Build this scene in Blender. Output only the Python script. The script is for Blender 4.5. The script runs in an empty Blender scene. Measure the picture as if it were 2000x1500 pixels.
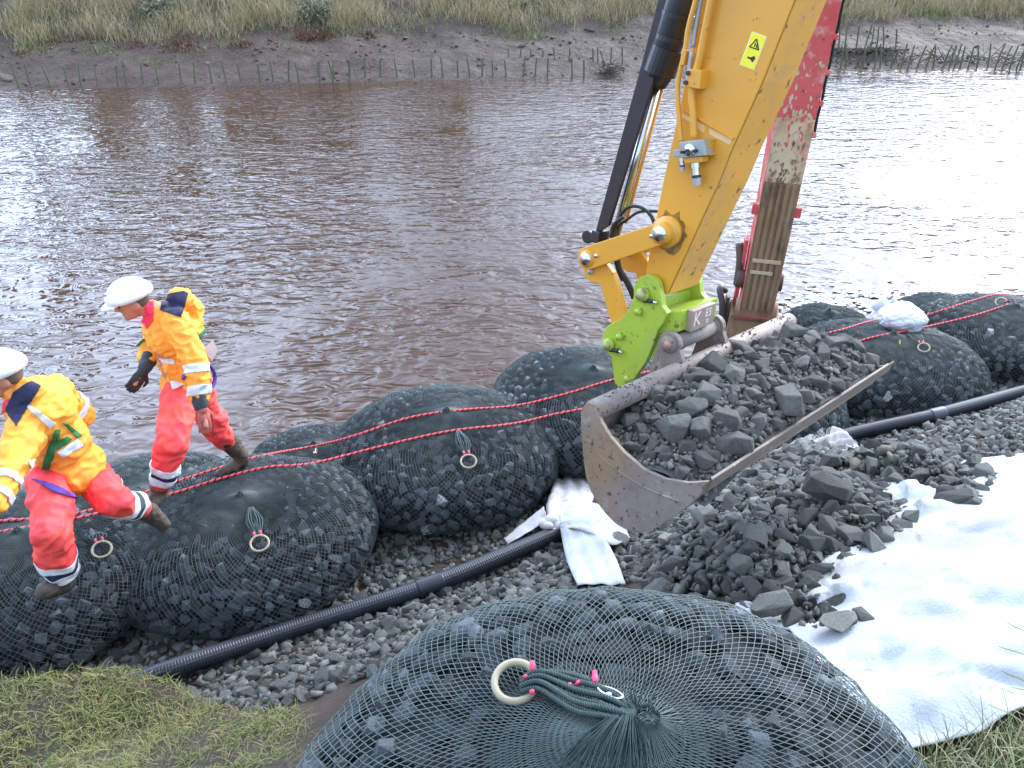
import bpy, bmesh, math, random
import numpy as np
from mathutils import Vector, Matrix, Quaternion, noise as mnoise
from mathutils.bvhtree import BVHTree

# ------------------------------------------------------------------ camera, sky, sun, exposure
SC = bpy.context.scene
COL = SC.collection
PITCH = math.radians(28.5); CAMH = 4.5; FPX = 1600.0
cam_d = bpy.data.cameras.new('camera'); cam = bpy.data.objects.new('camera', cam_d); COL.objects.link(cam)
cam.location = (0, 0, CAMH); cam.rotation_euler = (math.radians(90) - PITCH, 0, 0)
cam_d.sensor_width = 36.0; cam_d.lens = 36.0 * FPX / 2000.0; cam_d.clip_end = 2000; cam_d.clip_start = 0.05
SC.camera = cam
SUN_EL, SUN_AZ = math.radians(34), math.radians(38)       # azimuth clockwise from +Y (ahead) to the right
world = bpy.data.worlds.new('World'); SC.world = world; world.use_nodes = True
wn = world.node_tree.nodes; wl = world.node_tree.links
for n in list(wn): wn.remove(n)
wo = wn.new('ShaderNodeOutputWorld'); bg = wn.new('ShaderNodeBackground'); sky = wn.new('ShaderNodeTexSky')
sky.sky_type = 'NISHITA'; sky.sun_disc = False; sky.sun_elevation = SUN_EL; sky.sun_rotation = SUN_AZ
sky.air_density = 1.0; sky.dust_density = 1.6; sky.ozone_density = 1.2; sky.altitude = 0
bg.inputs[1].default_value = 0.15
wt = wn.new('ShaderNodeTexCoord'); wc = wn.new('ShaderNodeTexNoise'); wc.inputs['Scale'].default_value = 2.2; wc.inputs['Detail'].default_value = 5; wc.inputs['Distortion'].default_value = .6
wl.new(wt.outputs['Generated'], wc.inputs['Vector']); wr = wn.new('ShaderNodeMapRange'); wr.inputs[1].default_value = .34; wr.inputs[2].default_value = .62; wr.inputs[3].default_value = .45; wr.inputs[4].default_value = 1.0
wl.new(wc.outputs[0], wr.inputs[0]); wm = wn.new('ShaderNodeMix'); wm.data_type = 'RGBA'; wl.new(wr.outputs[0], wm.inputs[0]); wl.new(sky.outputs[0], wm.inputs[6]); wm.inputs[7].default_value = (6.0, 7.6, 10.3, 1)   # cloud cover
last = wm.outputs[2]
for (az_, el_, c0_, gain_) in ((-44, 22, .80, 2.4), (46, 26, .70, 2.4)):   # two broad thin patches of the overcast, bright over the river to either side
    dv_ = wn.new('ShaderNodeVectorMath'); dv_.operation = 'DOT_PRODUCT'; dv_.inputs[1].default_value = (math.sin(math.radians(az_)) * math.cos(math.radians(el_)), math.cos(math.radians(az_)) * math.cos(math.radians(el_)), math.sin(math.radians(el_)))
    wl.new(wt.outputs['Generated'], dv_.inputs[0]); mr_ = wn.new('ShaderNodeMapRange'); mr_.interpolation_type = 'SMOOTHSTEP'; mr_.inputs[1].default_value = c0_; mr_.inputs[2].default_value = 1.; mr_.inputs[3].default_value = 1.; mr_.inputs[4].default_value = 1 + gain_; wl.new(dv_.outputs['Value'], mr_.inputs[0])
    sc_ = wn.new('ShaderNodeVectorMath'); sc_.operation = 'SCALE'; wl.new(last, sc_.inputs[0]); wl.new(mr_.outputs[0], sc_.inputs['Scale']); last = sc_.outputs[0]
wl.new(last, bg.inputs[0]); wl.new(bg.outputs[0], wo.inputs[0])
sun_d = bpy.data.lights.new('sun', 'SUN'); sun = bpy.data.objects.new('sun', sun_d); COL.objects.link(sun)
sun_d.energy = 1.3; sun_d.angle = math.radians(24); sun_d.color = (1.0, 0.96, 0.9)
sdir = Vector((math.sin(SUN_AZ) * math.cos(SUN_EL), math.cos(SUN_AZ) * math.cos(SUN_EL), math.sin(SUN_EL)))
sun.rotation_euler = sdir.to_track_quat('Z', 'Y').to_euler()
SC.view_settings.view_transform = 'Standard'; SC.view_settings.look = 'None'
SC.view_settings.exposure = 0.8; SC.view_settings.gamma = 1.0; SC.view_settings.use_curve_mapping = False
SC.cycles.use_denoising = True; SC.cycles.max_bounces = 5

# ------------------------------------------------------------------ helpers
random.seed(7); RNG = np.random.default_rng(11)
A3 = lambda *x: np.array(x, float)
CR, CU, CD = A3(1, 0, 0), A3(0, math.sin(PITCH), math.cos(PITCH)), A3(0, math.cos(PITCH), -math.sin(PITCH))
CO = A3(0, 0, CAMH)
def ray(u, v): return (u - 1000) / FPX * CR + (750 - v) / FPX * CU + CD
def at(u, v, z):                                   # the place at height z seen at (u, v) of the photograph
    d = ray(u, v); return CO + d * ((z - CAMH) / d[2])
def proj(p):
    q = np.asarray(p) - CO; t = q @ CD
    return 1000 + FPX * (q @ CR) / t, 750 - FPX * (q @ CU) / t, t
def reach(parent, u, v, L, near=True):             # the point on that line of sight that lies L from a joint
    d = ray(u, v); d = d / np.linalg.norm(d); o = CO - parent
    b = o @ d; c = o @ o - L * L; disc = b * b - c
    s = math.sqrt(disc) if disc > 0 else 0.0
    return CO + d * (-b - s if near else -b + s)
def nz(p, s=1.0, o=0.0): return mnoise.noise(Vector((p[0] * s + o, p[1] * s + o * 1.7, p[2] * s - o)))
def unit(v): v = np.asarray(v, float); return v / (np.linalg.norm(v) + 1e-12)

def newmesh(name, V, F):
    me = bpy.data.meshes.new(name)
    if isinstance(F, np.ndarray):
        V = np.ascontiguousarray(V, np.float32); n, k = F.shape
        me.vertices.add(len(V)); me.vertices.foreach_set('co', V.ravel())
        me.loops.add(n * k); me.loops.foreach_set('vertex_index', np.ascontiguousarray(F, np.int32).ravel())
        me.polygons.add(n); me.polygons.foreach_set('loop_start', np.arange(0, n * k, k, dtype=np.int32))
        me.update(calc_edges=True); me.validate()
    else:
        me.from_pydata([tuple(map(float, p)) for p in V], [], [tuple(int(i) for i in f) for f in F]); me.update()
    return me
def tag(o, label=None, cat=None, group=None, kind=None):
    if label: o['label'] = label
    if cat: o['category'] = cat
    if group: o['group'] = group
    if kind: o['kind'] = kind
    return o
def base_of(o):
    t = Vector((0, 0, 0))
    while o is not None: t += o.location; o = o.parent
    return t
def link(name, me, mat=None, parent=None, loc=None, smooth=False):
    o = bpy.data.objects.new(name, me); COL.objects.link(o)
    if mat is not None and not me.materials: me.materials.append(mat)
    if parent is not None: o.parent = parent
    if loc is not None: o.location = loc
    if smooth: me.polygons.foreach_set('use_smooth', [True] * len(me.polygons))
    return o
def obj(name, V, F, mat=None, parent=None, smooth=False, centre=True):
    """vertices given in world space; a child keeps its parent's place, a top-level object gets its origin at its base"""
    V = np.asarray(V, float)
    if parent is not None: off = np.array(base_of(parent)); o = link(name, newmesh(name, V - off, F), mat, parent, None, smooth)
    elif centre:
        off = A3((V[:, 0].min() + V[:, 0].max()) / 2, (V[:, 1].min() + V[:, 1].max()) / 2, V[:, 2].min())
        o = link(name, newmesh(name, V - off, F), mat, None, tuple(off), smooth)
    else: o = link(name, newmesh(name, V, F), mat, None, None, smooth)
    return o
def empty(name, loc): o = bpy.data.objects.new(name, None); COL.objects.link(o); o.location = tuple(loc); o.empty_display_size = .1; return o
class MB:                                          # collects shapes into one mesh
    def __init__(s): s.V = []; s.F = []
    def add(s, V, F):
        b = len(s.V); s.V.extend([tuple(p) for p in V]); s.F.extend([tuple(i + b for i in f) for f in F]); return s
    def tube(s, P, r, n=8, cap=True):
        P = [np.asarray(p, float) for p in P]; R = r if hasattr(r, '__len__') else [r] * len(P)
        V, F = [], []; ref = None
        for i, p in enumerate(P):
            t = unit(P[min(i + 1, len(P) - 1)] - P[max(i - 1, 0)])
            if ref is None: ref = unit(np.cross(t, A3(0, 0, 1) if abs(t[2]) < .9 else A3(1, 0, 0)))
            ref = unit(ref - t * (ref @ t)); b = np.cross(t, ref)
            for k in range(n):
                a = 2 * math.pi * k / n; V.append(p + R[i] * (math.cos(a) * ref + math.sin(a) * b))
        for i in range(len(P) - 1):
            for k in range(n): F.append((i * n + k, i * n + (k + 1) % n, (i + 1) * n + (k + 1) % n, (i + 1) * n + k))
        if cap: F.append(tuple(range(n - 1, -1, -1))); F.append(tuple((len(P) - 1) * n + k for k in range(n)))
        return s.add(V, F)
    def box(s, c, ex, ey, ez):                     # centre and three half-axis vectors
        c, ex, ey, ez = map(lambda q: np.asarray(q, float), (c, ex, ey, ez))
        V = [c + i * ex + j * ey + k * ez for k in (-1, 1) for j in (-1, 1) for i in (-1, 1)]
        return s.add(V, [(0, 2, 3, 1), (4, 5, 7, 6), (0, 1, 5, 4), (2, 6, 7, 3), (0, 4, 6, 2), (1, 3, 7, 5)])
    def prism(s, A, B):
        n = len(A); return s.add(list(A) + list(B), [tuple(range(n)), tuple(range(2 * n - 1, n - 1, -1))] + [(i, i + n, (i + 1) % n + n, (i + 1) % n) for i in range(n)])
    def torus(s, c, ax, R, r, n=28, m=10, sq=1.0):
        ax = unit(ax); e = unit(np.cross(ax, A3(0, 0, 1) if abs(ax[2]) < .9 else A3(1, 0, 0))); g = np.cross(ax, e)
        V = []; 
        for i in range(n):
            a = 2 * math.pi * i / n; d = math.cos(a) * e + math.sin(a) * g
            for j in range(m):
                b = 2 * math.pi * j / m; V.append(np.asarray(c) + d * (R + r * math.cos(b)) + ax * r * sq * math.sin(b))
        return s.add(V, [(i * m + j, ((i + 1) % n) * m + j, ((i + 1) % n) * m + (j + 1) % m, i * m + (j + 1) % m) for i in range(n) for j in range(m)])
    def ball(s, c, rx, ry=None, rz=None, n=10, m=7):
        ry = ry or rx; rz = rz or rx; V = [(c[0], c[1], c[2] + rz)]; F = []
        for i in range(1, m):
            f = math.pi * i / m
            for k in range(n): a = 2 * math.pi * k / n; V.append((c[0] + rx * math.sin(f) * math.cos(a), c[1] + ry * math.sin(f) * math.sin(a), c[2] + rz * math.cos(f)))
        V.append((c[0], c[1], c[2] - rz)); L = len(V) - 1
        for k in range(n): F.append((0, 1 + k, 1 + (k + 1) % n)); F.append((L, L - n + (k + 1) % n, L - n + k))
        for i in range(m - 2):
            for k in range(n): a = 1 + i * n; F.append((a + k, a + n + k, a + n + (k + 1) % n, a + (k + 1) % n))
        return s.add(V, F)
    def build(s, name, mat, parent=None, smooth=False, bevel=0):
        o = obj(name, s.V, s.F, mat, parent, smooth)
        bm = bmesh.new(); bm.from_mesh(o.data); bmesh.ops.recalc_face_normals(bm, faces=bm.faces)
        if bevel: bmesh.ops.bevel(bm, geom=[e for e in bm.edges if len(e.link_faces) == 2 and e.calc_face_angle(0) > .5], offset=bevel, segments=2, affect='EDGES', profile=.6)
        bm.to_mesh(o.data); bm.free()
        return o
def spline(P, n=8):                                # Catmull-Rom through points
    P = [np.asarray(p, float) for p in P]; Q = [2 * P[0] - P[1]] + P + [2 * P[-1] - P[-2]]; out = []
    for i in range(1, len(Q) - 2):
        for k in range(n):
            t = k / n; a, b, c, d = Q[i - 1:i + 3]
            out.append(.5 * (2 * b + (c - a) * t + (2 * a - 5 * b + 4 * c - d) * t * t + (3 * b - a - 3 * c + d) * t ** 3))
    return out + [P[-1]]

# ------------------------------------------------------------------ materials
def M(name, c1, c2=None, scale=4., rough=.6, bump=0., bscale=40., metal=0., vary=0., island=False, spots=(), coat=0., detail=6., stretch=None, roughv=0., spec=.5, ao=None):
    m = bpy.data.materials.new(name); m.use_nodes = True; N = m.node_tree.nodes; L = m.node_tree.links
    B = N['Principled BSDF']; B.inputs['Roughness'].default_value = rough; B.inputs['Metallic'].default_value = metal
    B.inputs['Specular IOR Level'].default_value = spec; B.inputs['Coat Weight'].default_value = coat
    tc = N.new('ShaderNodeTexCoord'); co = tc.outputs['Object']
    if stretch: mp = N.new('ShaderNodeMapping'); mp.inputs['Scale'].default_value = stretch; L.new(co, mp.inputs[0]); co = mp.outputs[0]
    def nt(s, d=detail): t = N.new('ShaderNodeTexNoise'); t.inputs['Scale'].default_value = s; t.inputs['Detail'].default_value = d; t.inputs['Roughness'].default_value = .62; L.new(co, t.inputs['Vector']); return t
    def ramp(src, a, b): r = N.new('ShaderNodeMapRange'); r.inputs[1].default_value = a; r.inputs[2].default_value = b; L.new(src, r.inputs[0]); return r.outputs[0]
    def mix(f, a, b):
        x = N.new('ShaderNodeMix'); x.data_type = 'RGBA'; L.new(f, x.inputs[0])
        for q, i in ((a, 6), (b, 7)):
            if isinstance(q, tuple): x.inputs[i].default_value = (*q, 1)
            else: L.new(q, x.inputs[i])
        return x.outputs[2]
    c = mix(ramp(nt(scale).outputs[0], .35, .65), c1, c2 or c1)
    for (cs, sc, a, b) in spots: c = mix(ramp(nt(sc, 8).outputs[0], a, b), c, cs)
    if vary:
        if island: g = N.new('ShaderNodeNewGeometry'); src = g.outputs['Random Per Island']
        else: g = N.new('ShaderNodeObjectInfo'); src = g.outputs['Random']
        h = N.new('ShaderNodeHueSaturation'); L.new(c, h.inputs['Color']); r = N.new('ShaderNodeMapRange'); r.inputs[3].default_value = 1 - vary; r.inputs[4].default_value = 1 + vary
        L.new(src, r.inputs[0]); L.new(r.outputs[0], h.inputs['Value']); c = h.outputs[0]
    L.new(c, B.inputs['Base Color'])
    if roughv: rr = N.new('ShaderNodeMapRange'); rr.inputs[3].default_value = max(.02, rough - roughv); rr.inputs[4].default_value = min(1, rough + roughv); L.new(nt(scale * 2.3).outputs[0], rr.inputs[0]); L.new(rr.outputs[0], B.inputs['Roughness'])
    if bump: b = N.new('ShaderNodeBump'); b.inputs['Strength'].default_value = 1; b.inputs['Distance'].default_value = bump; L.new(nt(bscale, 8).outputs[0], b.inputs['Height']); L.new(b.outputs[0], B.inputs['Normal'])
    return m
MUD = M('mud', (.036, .025, .018), (.058, .042, .031), 3, .85, .02, 9, spec=.3, spots=(((.05, .04, .03), 14, .55, .7), ((.10, .105, .10), 30, .62, .7)), roughv=.2)
FARMUD = M('far_bank_mud', (.054, .034, .025), (.096, .067, .053), .8, .7, .16, 2.6, spec=.3, spots=(((.062, .034, .022), 1.1, .5, .66), ((.026, .019, .015), 3.2, .56, .66), ((.12, .10, .09), 7, .62, .74)), roughv=.2)
STONE = M('stone', (.084, .086, .077), (.150, .150, .133), 14, .8, .010, 60, vary=.55, spots=(((.10, .078, .055), 4, .56, .72), ((.20, .195, .175), 22, .62, .75)))
STONEI = M('stone_small', (.070, .072, .065), (.135, .134, .119), 14, .8, .010, 60, vary=.55, island=True, spots=(((.11, .082, .055), 2.5, .54, .7), ((.20, .195, .175), 22, .62, .75)))
NSTONE = M('netted_stone', (.055, .064, .070), (.105, .117, .124), 12, .75, .006, 70, vary=.55, spots=(((.25, .26, .26), 20, .66, .74),))
NSTONEI = M('netted_stone_small', (.055, .064, .070), (.105, .117, .124), 12, .75, .006, 70, vary=.55, island=True)
DUST = M('dusty_stone', (.118, .113, .098), (.185, .178, .156), 10, .9, .01, 50, vary=.35, spots=(((.09, .085, .075), 5, .5, .7),))
DUSTI = M('dusty_stone_small', (.118, .111, .094), (.185, .176, .150), 10, .9, .01, 50, vary=.35, island=True)
PALE = M('pale_stone', (.24, .235, .20), (.34, .33, .29), 12, .85, .01, 50, spots=(((.11, .115, .11), 16, .55, .62),))
QUARTZ = M('quartz_stone', (.42, .43, .42), (.55, .55, .53), 30, .6, .004, 60, spots=(((.12, .13, .13), 25, .55, .65),))
GAPSHADE = M('bag_gap_shade', (.012, .014, .015), (.017, .02, .021), 8, .9)  # near-black colour that paints the shade in the gaps between netted stones
NETG = M('net_green', (.058, .084, .080), (.10, .125, .115), 6, .55, vary=0)
NETD = M('net_dark', (.030, .045, .045), (.048, .066, .064), 6, .6)
CORD = M('green_cord', (.022, .046, .043), (.038, .066, .060), 40, .7)
RING = M('ring', (.40, .34, .23), (.33, .27, .17), 12, .5, spots=(((.2, .16, .1), 30, .6, .75),))
PINK = M('pink_tag', (.9, .06, .16), None, 4, .5)
STEEL = M('bright_steel', (.7, .7, .7), (.6, .6, .6), 10, .25, metal=1)
PIPE = M('pipe_black', (.014, .016, .022), (.022, .024, .032), 8, .42, spots=(((.07, .06, .05), 9, .64, .8),))
WHITE = M('geotextile', (.50, .515, .525), (.43, .45, .47), 3, .9, .006, 80, spots=(((.33, .30, .265), 1.6, .50, .72), ((.20, .16, .13), 5.5, .62, .74), ((.16, .13, .11), 30, .66, .72)))
WHITEB = M('geotextile_dirty', (.56, .55, .54), (.46, .40, .37), 5, .9, .004, 70, spots=(((.32, .24, .19), 9, .55, .7),))
YEL = M('yellow_paint', (.76, .36, .035), (.72, .33, .03), 2, .38, .0006, 30, spots=(((.60, .30, .06), 1.4, .5, .8), ((.20, .11, .05), 23, .655, .71)), coat=.15)
YELD = M('yellow_paint_worn', (.74, .36, .05), (.70, .34, .06), 3, .5, .001, 30, spots=(((.50, .30, .12), 3, .48, .72), ((.15, .09, .05), 15, .61, .67)))
PALEY = M('faded_patch', (.80, .50, .22), None, 3, .5)
BLACK = M('black_paint', (.012, .013, .017), (.02, .02, .025), 6, .4, coat=.1)
DARKB = M('guard_brown_black', (.022, .014, .017), (.03, .02, .022), 6, .45)
CHROME = M('chrome', (.62, .65, .70), (.5, .53, .6), 6, .18, metal=1)
RUBBER = M('rubber_hose', (.012, .012, .013), None, 5, .55)
GREYM = M('grey_cast', (.33, .35, .34), (.42, .43, .41), 8, .45, metal=.4)
LIME = M('lime_paint', (.38, .50, .045), (.32, .43, .04), 3, .42, .0008, 30, spots=(((.34, .42, .10), 3, .5, .75), ((.20, .13, .06), 9, .63, .70), ((.13, .08, .04), 34, .61, .66)), coat=.1)
BUCK = M('bucket_steel', (.28, .225, .195), (.20, .155, .13), 3, .62, .003, 40, spots=(((.30, .19, .10), 2.0, .48, .7), ((.36, .32, .29), 7, .58, .72), ((.15, .11, .085), 5, .56, .75), ((.085, .062, .05), 34, .59, .65)))
BEDGE = M('worn_edge', (.15, .112, .078), (.10, .075, .052), 7, .55, .002, 40, spots=(((.42, .40, .35), 14, .60, .70), ((.12, .08, .05), 22, .58, .68)))
RED = M('red_paint', (.64, .12, .115), (.55, .07, .065), 3, .6, spots=(((.66, .42, .36), 5, .54, .68), ((.14, .07, .045), 11, .60, .70)))
CREAM = M('cream_paint', (.60, .50, .34), (.52, .41, .25), 5, .55, spots=(((.34, .20, .11), 6, .5, .72), ((.58, .17, .12), 4.5, .55, .66), ((.12, .07, .045), 18, .60, .68)))
RUST = M('rusty_plate', (.29, .195, .11), (.22, .125, .065), 7, .7, .003, 30, spots=(((.08, .045, .03), 6, .55, .72), ((.36, .28, .16), 9, .6, .75)), stretch=(1, 1, .35))
HIVY = M('hi_vis_yellow_orange', (1.0, .47, .045), (1.0, .36, .045), 2.2, .7, spots=(((.75, .20, .05), 16, .64, .78),))
HIVO = M('hi_vis_orange', (1.0, .055, .085), (1.0, .11, .06), 4, .7, spots=(((.45, .09, .05), 17, .64, .76), ((.16, .07, .05), 6, .66, .76)))
HIVR = M('hi_vis_red_trim', (1.0, .035, .085), None, 7, .7)
NAVY = M('navy_cloth', (.018, .018, .055), (.025, .025, .07), 7, .8)
REFL = M('reflective_tape', (.78, .79, .80), (.62, .64, .66), 30, .35)
SKIN = M('skin', (.56, .22, .155), (.62, .27, .19), 12, .5)
HELM = M('helmet_white', (.86, .87, .85), (.82, .82, .80), 5, .3, coat=.3)
GREENW = M('green_webbing', (.02, .18, .05), None, 9, .7)
BLUEW = M('purple_webbing', (.09, .04, .30), None, 9, .7)
BOOT = M('muddy_boot', (.07, .048, .034), (.13, .095, .07), 9, .7, .004, 40, spots=(((.03, .025, .02), 5, .5, .65),))
GLOVED = M('dark_glove', (.05, .035, .035), (.03, .035, .04), 14, .75)
GLOVER = M('red_glove', (.55, .12, .09), (.36, .10, .075), 14, .75)
CUFF = M('grey_cuff', (.04, .055, .065), None, 9, .8)
WOOD = M('post_wood', (.085, .11, .05), (.14, .13, .08), 6, .85, .004, 30)
TWIG = M('twig', (.07, .055, .04), (.12, .10, .075), 5, .9)
BARK = M('bark', (.06, .05, .035), (.1, .085, .06), 5, .9, .01, 12)
def leafmat(name, a, b, c=None, rough=.65):
    m = bpy.data.materials.new(name); m.use_nodes = True; N = m.node_tree.nodes; L = m.node_tree.links
    B = N['Principled BSDF']; B.inputs['Roughness'].default_value = rough; g = N.new('ShaderNodeNewGeometry'); r = N.new('ShaderNodeValToRGB')
    r.color_ramp.elements[0].color = (*a, 1); r.color_ramp.elements[1].color = (*b, 1)
    if c: e = r.color_ramp.elements.new(.5); e.color = (*c, 1)
    L.new(g.outputs['Random Per Island'], r.inputs[0]); L.new(r.outputs[0], B.inputs['Base Color']); return m
STRAW = leafmat('straw_grass', (.20, .18, .085), (.58, .44, .26), (.38, .31, .17))
GREENG = leafmat('green_grass', (.13, .18, .045), (.32, .30, .12), (.2, .23, .07))
MOSSY = leafmat('mossy_grass', (.085, .125, .022), (.32, .225, .10), (.165, .175, .035))
LONGG = leafmat('long_grass', (.13, .19, .07), (.48, .38, .25), (.28, .30, .13))
GREYL = leafmat('grey_green_leaf', (.11, .12, .06), (.33, .32, .21), (.20, .205, .12))
OLIVEL = leafmat('olive_leaf', (.05, .06, .015), (.12, .10, .03), (.075, .075, .02))
BRACK = leafmat('bracken', (.10, .045, .025), (.22, .13, .07), (.15, .08, .04))
def ropemat():
    m = bpy.data.materials.new('red_black_rope'); m.use_nodes = True; N = m.node_tree.nodes; L = m.node_tree.links; B = N['Principled BSDF']; B.inputs['Roughness'].default_value = .7
    uv = N.new('ShaderNodeUVMap'); sp = N.new('ShaderNodeSeparateXYZ'); L.new(uv.outputs[0], sp.inputs[0])
    def mth(op, a, b):
        n = N.new('ShaderNodeMath'); n.operation = op
        for i, q in enumerate((a, b)):
            if isinstance(q, (int, float)): n.inputs[i].default_value = q
            else: L.new(q, n.inputs[i])
        return n.outputs[0]
    fr = mth('FRACT', mth('ADD', mth('MULTIPLY', sp.outputs[0], 19.), mth('MULTIPLY', sp.outputs[1], 1.)), 0.)
    k = mth('LESS_THAN', fr, .3); x = N.new('ShaderNodeMix'); x.data_type = 'RGBA'; L.new(k, x.inputs[0]); x.inputs[6].default_value = (.82, .085, .10, 1); x.inputs[7].default_value = (.02, .014, .016, 1); L.new(x.outputs[2], B.inputs['Base Color']); return m
ROPE = ropemat()
def watermat():
    m = bpy.data.materials.new('river_water'); m.use_nodes = True; N = m.node_tree.nodes; L = m.node_tree.links; B = N['Principled BSDF']
    B.inputs['Base Color'].default_value = (.066, .033, .019, 1); B.inputs['Roughness'].default_value = .07; B.inputs['IOR'].default_value = 1.33
    tc = N.new('ShaderNodeTexCoord'); h = None
    for (sx, sy, rot, sc, amp, det) in ((.5, 1.3, 14, .9, .034, 1), (.55, 1.2, -18, 2.1, .062, 1), (.75, 1.15, 30, 4.4, .043, 1), (1, 1, 60, 16, .003, 1)):
        mp = N.new('ShaderNodeMapping'); mp.inputs['Scale'].default_value = (sx, sy, 1); mp.inputs['Rotation'].default_value = (0, 0, math.radians(rot)); L.new(tc.outputs['Object'], mp.inputs[0])
        t = N.new('ShaderNodeTexNoise'); t.inputs['Scale'].default_value = sc; t.inputs['Detail'].default_value = det; t.inputs['Distortion'].default_value = .9; L.new(mp.outputs[0], t.inputs['Vector'])
        k = N.new('ShaderNodeMath'); k.operation = 'MULTIPLY'; k.inputs[1].default_value = amp; L.new(t.outputs[0], k.inputs[0])
        if h is None: h = k.outputs[0]
        else: a = N.new('ShaderNodeMath'); L.new(h, a.inputs[0]); L.new(k.outputs[0], a.inputs[1]); h = a.outputs[0]
    sl = N.new('ShaderNodeTexNoise'); sl.inputs['Scale'].default_value = .22; sl.inputs['Detail'].default_value = 2; sl.inputs['Distortion'].default_value = 1.2; L.new(tc.outputs['Object'], sl.inputs['Vector'])   # slicks and ruffled patches
    sr = N.new('ShaderNodeMapRange'); sr.inputs[1].default_value = .38; sr.inputs[2].default_value = .62; sr.inputs[3].default_value = .45; sr.inputs[4].default_value = 1.25; L.new(sl.outputs[0], sr.inputs[0])
    b = N.new('ShaderNodeBump'); L.new(sr.outputs[0], b.inputs['Strength']); b.inputs['Distance'].default_value = .9; L.new(h, b.inputs['Height']); L.new(b.outputs[0], B.inputs['Normal'])
    return m
WATER = watermat()

# ------------------------------------------------------------------ ground, river, far bank
ND, NN = A3(.883, .469, 0), A3(.469, -.883, 0)       # along the near bank, and from the river towards the path
PS = [-60, -9, -6.6, -5.9, -5.3, -4.7, -4.15, -3.6, -3.0, -2.4, -1.5, -.8, 0, .6, 3, 900]
PZ = [-1.4, -1.1, -.45, -.10, .08, .22, .36, .70, 1.08, 1.42, 1.78, 1.92, 2.4, 2.8, 2.95, 3.2]
def sst(a, b, x): t = min(1, max(0, (x - a) / (b - a))); return t * t * (3 - 2 * t)
def turf(q, s):                                       # how much of the mossy turf grows here
    e = float(np.interp(q, (-5, -1, -.8, -.17, .29), (-4.7, -4.45, -4.35, -3.85, -3.1))) + .05 * math.sin(q * 5) + .12 * nz((q, s, 0), 1.6, 3)
    return sst(e - .06, e + .08, s) * (1 - sst(.12, .42, q + .2 * nz((q, s, 1), 1.9)))
def gz(x, y):
    s = x * NN[0] + y * NN[1]; q = x * ND[0] + y * ND[1]
    z = float(np.interp(s, PS, PZ))
    if -9 < s < 3: z += .05 * nz((x, y, 0), .9, 5) + .022 * nz((x, y, 0), 3.5, 9) ; tf_ = turf(q, s); z += tf_ * (.05 + max(0., .74 - z))
    return z
qs = np.concatenate([np.linspace(-700, -8, 10)[:-1], np.linspace(-8, 12, 190), np.linspace(12, 700, 10)[1:]])
ss = np.concatenate([np.linspace(-30, -7, 8)[:-1], np.linspace(-7, 1.5, 110), [3, 10, 60, 900]])
V = []
for s in ss:
    for q in qs: p = ND * q + NN * s; V.append((p[0], p[1], gz(p[0], p[1])))
nq = len(qs); ii, jj = np.meshgrid(np.arange(len(ss) - 1), np.arange(nq - 1), indexing='ij'); a = (ii * nq + jj).ravel()
GV = np.array(V); GF = np.stack([a, a + 1, a + nq + 1, a + nq], 1)[:, ::-1]
tag(obj('near_bank', GV, GF, MUD, smooth=True, centre=False), 'brown muddy bank under the stones and net bags', kind='structure')
tag(obj('riverbed', [(-900, -900, -1.6), (900, -900, -1.6), (900, 900, -1.6), (-900, 900, -1.6)], [(0, 1, 2, 3)], MUD, centre=False), 'muddy bed below the river', kind='structure')
def on_ground(u, v, dz=0.):                           # the ground seen there, lifted by dz
    z = 1.
    for _ in range(14): p = at(u, v, z + dz); z = .5 * z + .5 * gz(p[0], p[1])
    p = at(u, v, z + dz); return p
w_ = 380.
tag(obj('river', [(-w_, -40, 0), (w_, -40, 0), (w_, 60, 0), (-w_, 60, 0)], [(0, 1, 2, 3)], WATER, centre=False), 'rippled brown river reflecting the pale sky', kind='structure')
FD, FN = A3(.9885, .151, 0), A3(-.151, .9885, 0); R0 = 31.4
FP = [20, 27, 30.6, 31.4, 32.2, 34, 36.2, 37, 39, 41, 60, 900]; FZ = [-1.5, -.9, -.12, .02, .2, .62, 1.1, 1.45, 2.15, 2.35, 2.5, 3.0]
def fz(q, r):
    z = float(np.interp(r + .5 * nz((q, 0, 0), .12, 4), FP, FZ))
    if 30 < r < 60: z += .16 * nz((q, r, 0), .45, 2) * sst(31, 33.5, r) + .09 * nz((q, r, 0), 1.3, 6) * sst(30.8, 32.5, r)
    return z
qf = np.concatenate([np.linspace(-700, -34, 8)[:-1], np.linspace(-34, 40, 230), np.linspace(40, 700, 8)[1:]])
rf = np.concatenate([np.linspace(22, 30.5, 4)[:-1], np.linspace(30.5, 43, 60), [50, 70, 150, 900]])
V = [tuple((FD * q + FN * r)[:2]) + (fz(q, r),) for r in rf for q in qf]
nq = len(qf); ii, jj = np.meshgrid(np.arange(len(rf) - 1), np.arange(nq - 1), indexing='ij'); a = (ii * nq + jj).ravel()
tag(obj('far_bank', np.array(V), np.stack([a, a + 1, a + nq + 1, a + nq], 1), FARMUD, smooth=True, centre=False), 'bare grey brown mud slope across the river', kind='structure')

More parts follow.
